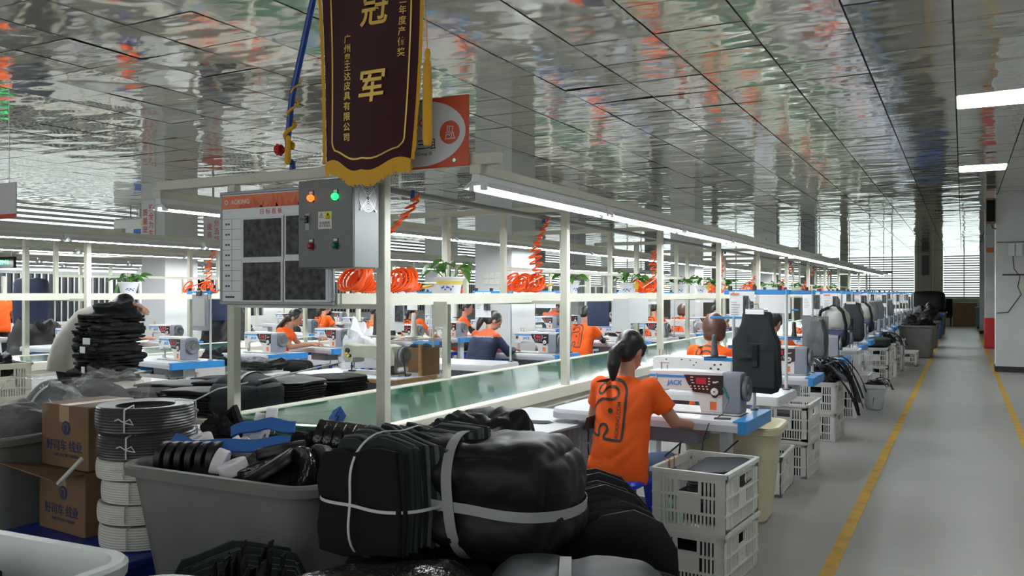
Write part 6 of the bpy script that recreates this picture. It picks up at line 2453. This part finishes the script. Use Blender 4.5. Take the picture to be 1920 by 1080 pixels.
def carton(loc, rz, s, label, flap=False):
    t = thing('carton', label, 'carton', loc, rz)
    w, d, h = s
    MB().box(-w / 2, w / 2, -d / 2, d / 2, 0, h, .004).build('box', M['card'], t)
    m = MB().lathe([(0, -.002), (.042, -.002), (.042, 0), (0, 0)], 28, (.02, -d / 2, h * .64), 'y', cap=False)
    m.build('round_mark', M['card_edge'], t)
    m = MB().ribbon([(.02 + .022 * math.sin(a), -d / 2 - .003, h * .64 + .024 * math.cos(a)) for a in [k * .35 - 2.2 for k in range(12)]] + [(.035, -d / 2 - .003, h * .64 - .02)], (0, -1, 0), .009, .001)
    m.build('mark_letter', M['card'], t, smooth=0)
    m = MB().text('好司车 线业', .07, T(.0, -d / 2 - .0015, h * .34, 90), .0006, bold=.001)
    m.text('HAO SI CHE THREAD', .026, T(.02, -d / 2 - .0015, h * .2, 90), .0005)
    m.build('lettering', M['card_edge'], t, smooth=0)
    m = MB().box(-.05, .05, -d / 2 - .0015, -d / 2, h - .1, h).box(-.05, .05, -d / 2, d / 2, h, h + .0015)
    m.build('packing_tape', M['tape'], t)
    if flap:
        MB().add([(-w / 2, -d / 2, h), (w / 2, -d / 2, h), (w / 2 + .03, -d / 2 - .2, h + .0), (-w / 2 - .06, -d / 2 - .22, h + .045), (-w / 2, -d / 2, h + .006), (w / 2, -d / 2, h + .006), (w / 2 + .03, -d / 2 - .2, h + .006), (-w / 2 - .06, -d / 2 - .22, h + .051)],
                 [(0, 1, 2, 3), (7, 6, 5, 4), (0, 4, 5, 1), (1, 5, 6, 2), (2, 6, 7, 3), (3, 7, 4, 0)]).build('flap', M['card'], t)
    return t


carton((-4.68, 3.42, .14), -6, (.5, .42, .37), 'lower brown thread carton with an open flap on the blue pallet', True)
carton((-4.69, 3.44, .517), -4, (.48, .42, .37), 'upper brown thread carton with a round blue mark on the blue pallet')
tag(MB().tube([(-4.42, 3.0, .5), (-4.36, 2.98, .53), (-4.31, 3.02, .6), (-4.3, 3.06, .64)], .012, 6).build('twine_end', M['twine']), 'white twine end over the open carton flap', 'twine')
# tub with clear bag beside the cartons
tub('storage_tub', (-5.45, 3.35, 0), 0, (.95, .8, .7), M['tub'], 'grey plastic tub beside the cartons, under a clear plastic bag', 'tub', taper=.08, rim=.035, rr=.12)
o = heap_mb(.8, .65, .2, 95, .3, 3).build('fabric_heap', M['fabric_s'])
place(o, (-5.4, 3.35, .62))
tag(o, 'black goods in the grey tub beside the cartons', 'fabric heap')
o = heap_mb(.95, .8, .33, 97, .35, 2.4, 60).build('plastic_bag', M['plastic_clear'])
place(o, (-5.32, 3.38, .66))
tag(o, 'clear plastic bag over the black goods in the tub beside the cartons', 'plastic bag')
o = heap_mb(.5, .42, .2, 98, .4, 3, 50).build('plastic_bag', M['plastic_clear'])
place(o, (-4.63, 3.48, .89))
tag(o, 'small clear plastic bag crumpled on the upper carton', 'plastic bag')

# white tubs nearest the viewer
tub('storage_tub', (-3.1, 1.55, 0), 3, (1.1, .85, .63), M['tub_white'], 'white plastic tub at the lower corner holding black scraps', 'tub', taper=.06, rim=.05, rr=.12)
o = heap_mb(.9, .62, .42, 99, .35, 3, 40).build('fabric_heap', M['fabric'])
place(o, (-3.15, 1.6, .2))
tag(o, 'black scraps inside the white tub at the lower corner', 'fabric heap')
tub('storage_tub', (-2.13, 1.68, 0), 12, (.42, .6, .62), M['tub_white'], 'smaller white tub next to the white corner tub', 'tub', taper=.05, rim=.04, rr=.14)
o = heap_mb(.32, .45, .4, 101, .35, 4, 30).build('fabric_heap', M['fabric'])
place(o, (-2.13, 1.68, .14))
tag(o, 'black scraps inside the smaller white tub', 'fabric heap')
t = thing('strip_bundle', 'bundle of thin black strips standing beside the smaller white tub', 'strips', (-2.12, 2.12, 0), 20)
rr = random.Random(8)
for k in range(44):
    x = -.17 + (k % 22) * .0155
    hh = .57 + .1 * math.sin((k % 22) * .16 + .3) + rr.uniform(-.05, .04)
    y = .05 if k > 21 else -.03
    P = [(x, y + rr.uniform(-.02, .02), 0), (x, y + rr.uniform(-.03, .03), hh * .6), (x + .02 + rr.uniform(-.02, .03), y + rr.uniform(-.06, .06), hh)]
    MB().ribbon(P, (1, .2, 0), .06, .007).build('strip', M['fabric'], t)

# black goods on the cutting table across the belt
t = thing('cutting_table', 'low cream table carrying rows of black bag panels across the belt', 'table', (-5.32, 5.25, 0))
MB().box(-.88, .86, -.75, .78, .58, .62, .006).build('table_top', M['cream'], t)
for sx in (-.8, .78):
    for sy in (-.68, .7):
        MB().box(sx - .03, sx + .03, sy - .03, sy + .03, 0, .58, .004).build('leg', M['cream'], t)
k = 0
for i, (x, y, n, w, d, rz) in enumerate(((-5.85, 5.62, 9, .56, .5, -6), (-5.25, 5.68, 10, .56, .5, 4), (-4.72, 5.7, 12, .46, .48, -3), (-5.88, 5.1, 9, .56, .46, 5), (-5.28, 5.15, 11, .54, .46, -4), (-4.72, 5.15, 13, .48, .46, 2), (-5.75, 4.72, 8, .52, .3, 0), (-5.15, 4.7, 10, .52, .3, 3))):
    ol = dense([(-w / 2, -d / 2), (w * .3, -d / 2), (w / 2, -d * .3), (w / 2, d * .35), (w * .35, d / 2), (-w * .4, d / 2), (-w / 2, d * .3)], .04)
    mb = sheets(ol, n, .021, .03, .014, .03, 40 + i, lambda p: (p[0], p[1], p[2] * (1 - .25 * abs(p[0]) - .2 * abs(p[1])) + .0))
    o = mb.build('panel_stack', M['fabric_s' if i % 2 else 'fabric'])
    place(o, (x, y, .62), rz)
    tag(o, 'flat pile of black bag panels on the low table, %s pile of its %s row' % (ORD[(i % 3)], ('back', 'middle', 'front')[i // 3]), 'bag panels', 'black panel piles on the low table')
mb = soft_box(.5, .34, .3, .1, (20, 16, 14), .03, 8, 2, .006, 33, (.02, 5))
bundle('fabric_bundle', mb, M['fabric_g'], (-4.74, 4.72, .62), 4, 'charcoal bundle on the low table next to the belt rail', (((.05, 0, .15), (1, 0, 0), .03),))
tag(MB().tube([(-5.35, 4.38, .6), (-5.15, 4.4, .68), (-4.75, 4.45, .86), (-4.42, 4.8, .95), (-4.4, 5.4, 1.0)], .006, 6).build('twine', M['twine']), 'white twine stretched over the black panel piles toward the far post', 'twine')
tag(MB().tube([(-5.35, 4.38, .6), (-5.1, 4.3, .66), (-4.7, 4.2, .62), (-4.45, 4.12, .6)], .006, 6).build('twine', M['twine']), 'lower white twine running to the foot of the far post', 'twine')
mb = soft_box(.95, .5, .84, .16, (30, 20, 24), .05, 14, 0, .01, 35, (.02, 4), ((0, -.2, .03, .05),))
bundle('fabric_bundle', mb, M['fabric'], (-6.05, 4.28, 0), -10, 'big upright black bundle with a grey strap behind the cartons', (((-.2, 0, .42), (1, 0, 0), .04),))

# the tall pile of black bags with its table
t = thing('side_table', 'cream topped side table under the tall pile of black bags', 'table', (-7.0, 5.35, 0), -8)
MB().box(-.62, .75, -.3, .35, .69, .73, .005).build('table_top', M['cream'], t)
for sx in (-.55, .68):
    for sy in (-.24, .28):
        MB().box(sx - .025, sx + .025, sy - .025, sy + .025, 0, .69, .004).build('leg', M['cream'], t)
z = .73
rr = random.Random(14)
for k in range(17):
    h = rr.uniform(.032, .043)
    w = .46 + rr.uniform(-.04, .04) + (.08 if 4 < k < 14 else 0)
    t = thing('folded_bag', 'black folded bag in the tall pile beside the white-shirted person, %s from the bottom' % ORD[k], 'folded bag', (-7.1 + rr.uniform(-.03, .03) + .005 * (k - 8), 5.32 + rr.uniform(-.02, .02), z), rr.uniform(-16, 8), 'black folded bags in the tall pile')
    soft_box(w, .42, h, h * .48, (26, 18, 4), .01, 2, 2, .008, 60 + k, (.03, 7)).build('bag', M['fabric'], t)
    if k in (3, 8, 10):
        MB().box(-.04, .01 + .006 * k, -.232, -.225, -.02, .04, .002).build('paper_tag', M['paper'], t)
    z += h
o = heap_mb(.5, .36, .12, 103, .3, 3, 34).build('fabric_heap', M['fabric'])
place(o, (-7.05, 5.36, z - .005))
tag(o, 'loose black bag folded over the top of the tall pile', 'folded bag')
crate((-7.75, 4.62, 0), 78, 'cream slotted crate below the one with black bags by the gangway', None, 'cream')
crate((-7.75, 4.62, .31), 78, 'cream slotted crate, middle of its stack by the gangway', None, 'cream')
crate((-7.73, 4.62, .62), 79, 'cream slotted crate with black bags, topmost of its stack by the gangway', None, 'cream')
o = heap_mb(.55, .34, .22, 104, .35, 3, 34).build('fabric_heap', M['fabric_s'])
place(o, (-7.78, 4.62, .8))
tag(o, 'black bags under film heaped in the topmost cream crate', 'fabric heap')
o = MB().box(-.3, .3, -.15, .15, 0, .03, .004).build('side_board', M['cream'])
place(o, (-8.1, 4.3, .82), 0)
tag(o, 'cream board end beside the topmost cream crate', 'board')
crate((-8.1, 4.25, 0), 90, 'cream crate, lowest under the cream board end', None, 'cream')
crate((-8.1, 4.25, .31), 90, 'cream crate directly under the cream board end', None, 'cream').scale = (1, 1, 1.64)

t = thing('led_display', 'small black display with green lit digits hung in the last row', 'display', (-15.1, 9.2, 2.0))
MB().box(-.3, .3, 0, .06, 0, .2, .006).build('case', M['black'], t)
MB().text('128 96', .12, T(0, -.002, .1, 90), .0008).build('digits', mat('green_led', (.0, .5, .1), .3, emit=2, ecol=(.0, 1, .2)), t, smooth=0)
for x in (-.2, .2):
    MB().cyl((x, .03, .2), (x, .03, .35), .006, n=6).build('hanger', M['alu'], t)

# ------------------------------------------------------------------ light, camera, view
wd = bpy.data.worlds.new('World')
SC.world = wd
wd.use_nodes = True
wd.node_tree.nodes['Background'].inputs[0].default_value = (.8, .9, 1, 1)
wd.node_tree.nodes['Background'].inputs[1].default_value = .05

cam = bpy.data.cameras.new('camera')
cam.lens = 30
cam.sensor_width = 36
cam.shift_y = 10 / 1920
cam.clip_end = 200
co = bpy.data.objects.new('camera', cam)
COL.objects.link(co)
co.location = CAM
co.rotation_euler = (PI / 2, 0, R(27.84))
SC.camera = co

SC.view_settings.view_transform = 'Standard'
SC.view_settings.look = 'None'
SC.view_settings.gamma = 1
SC.view_settings.use_curve_mapping = False
SC.view_settings.exposure = .66
SC.cycles.use_denoising = True
SC.cycles.max_bounces = 7
SC.cycles.diffuse_bounces = 3
SC.cycles.glossy_bounces = 4
SC.cycles.transparent_max_bounces = 12
SC.cycles.sample_clamp_indirect = 4
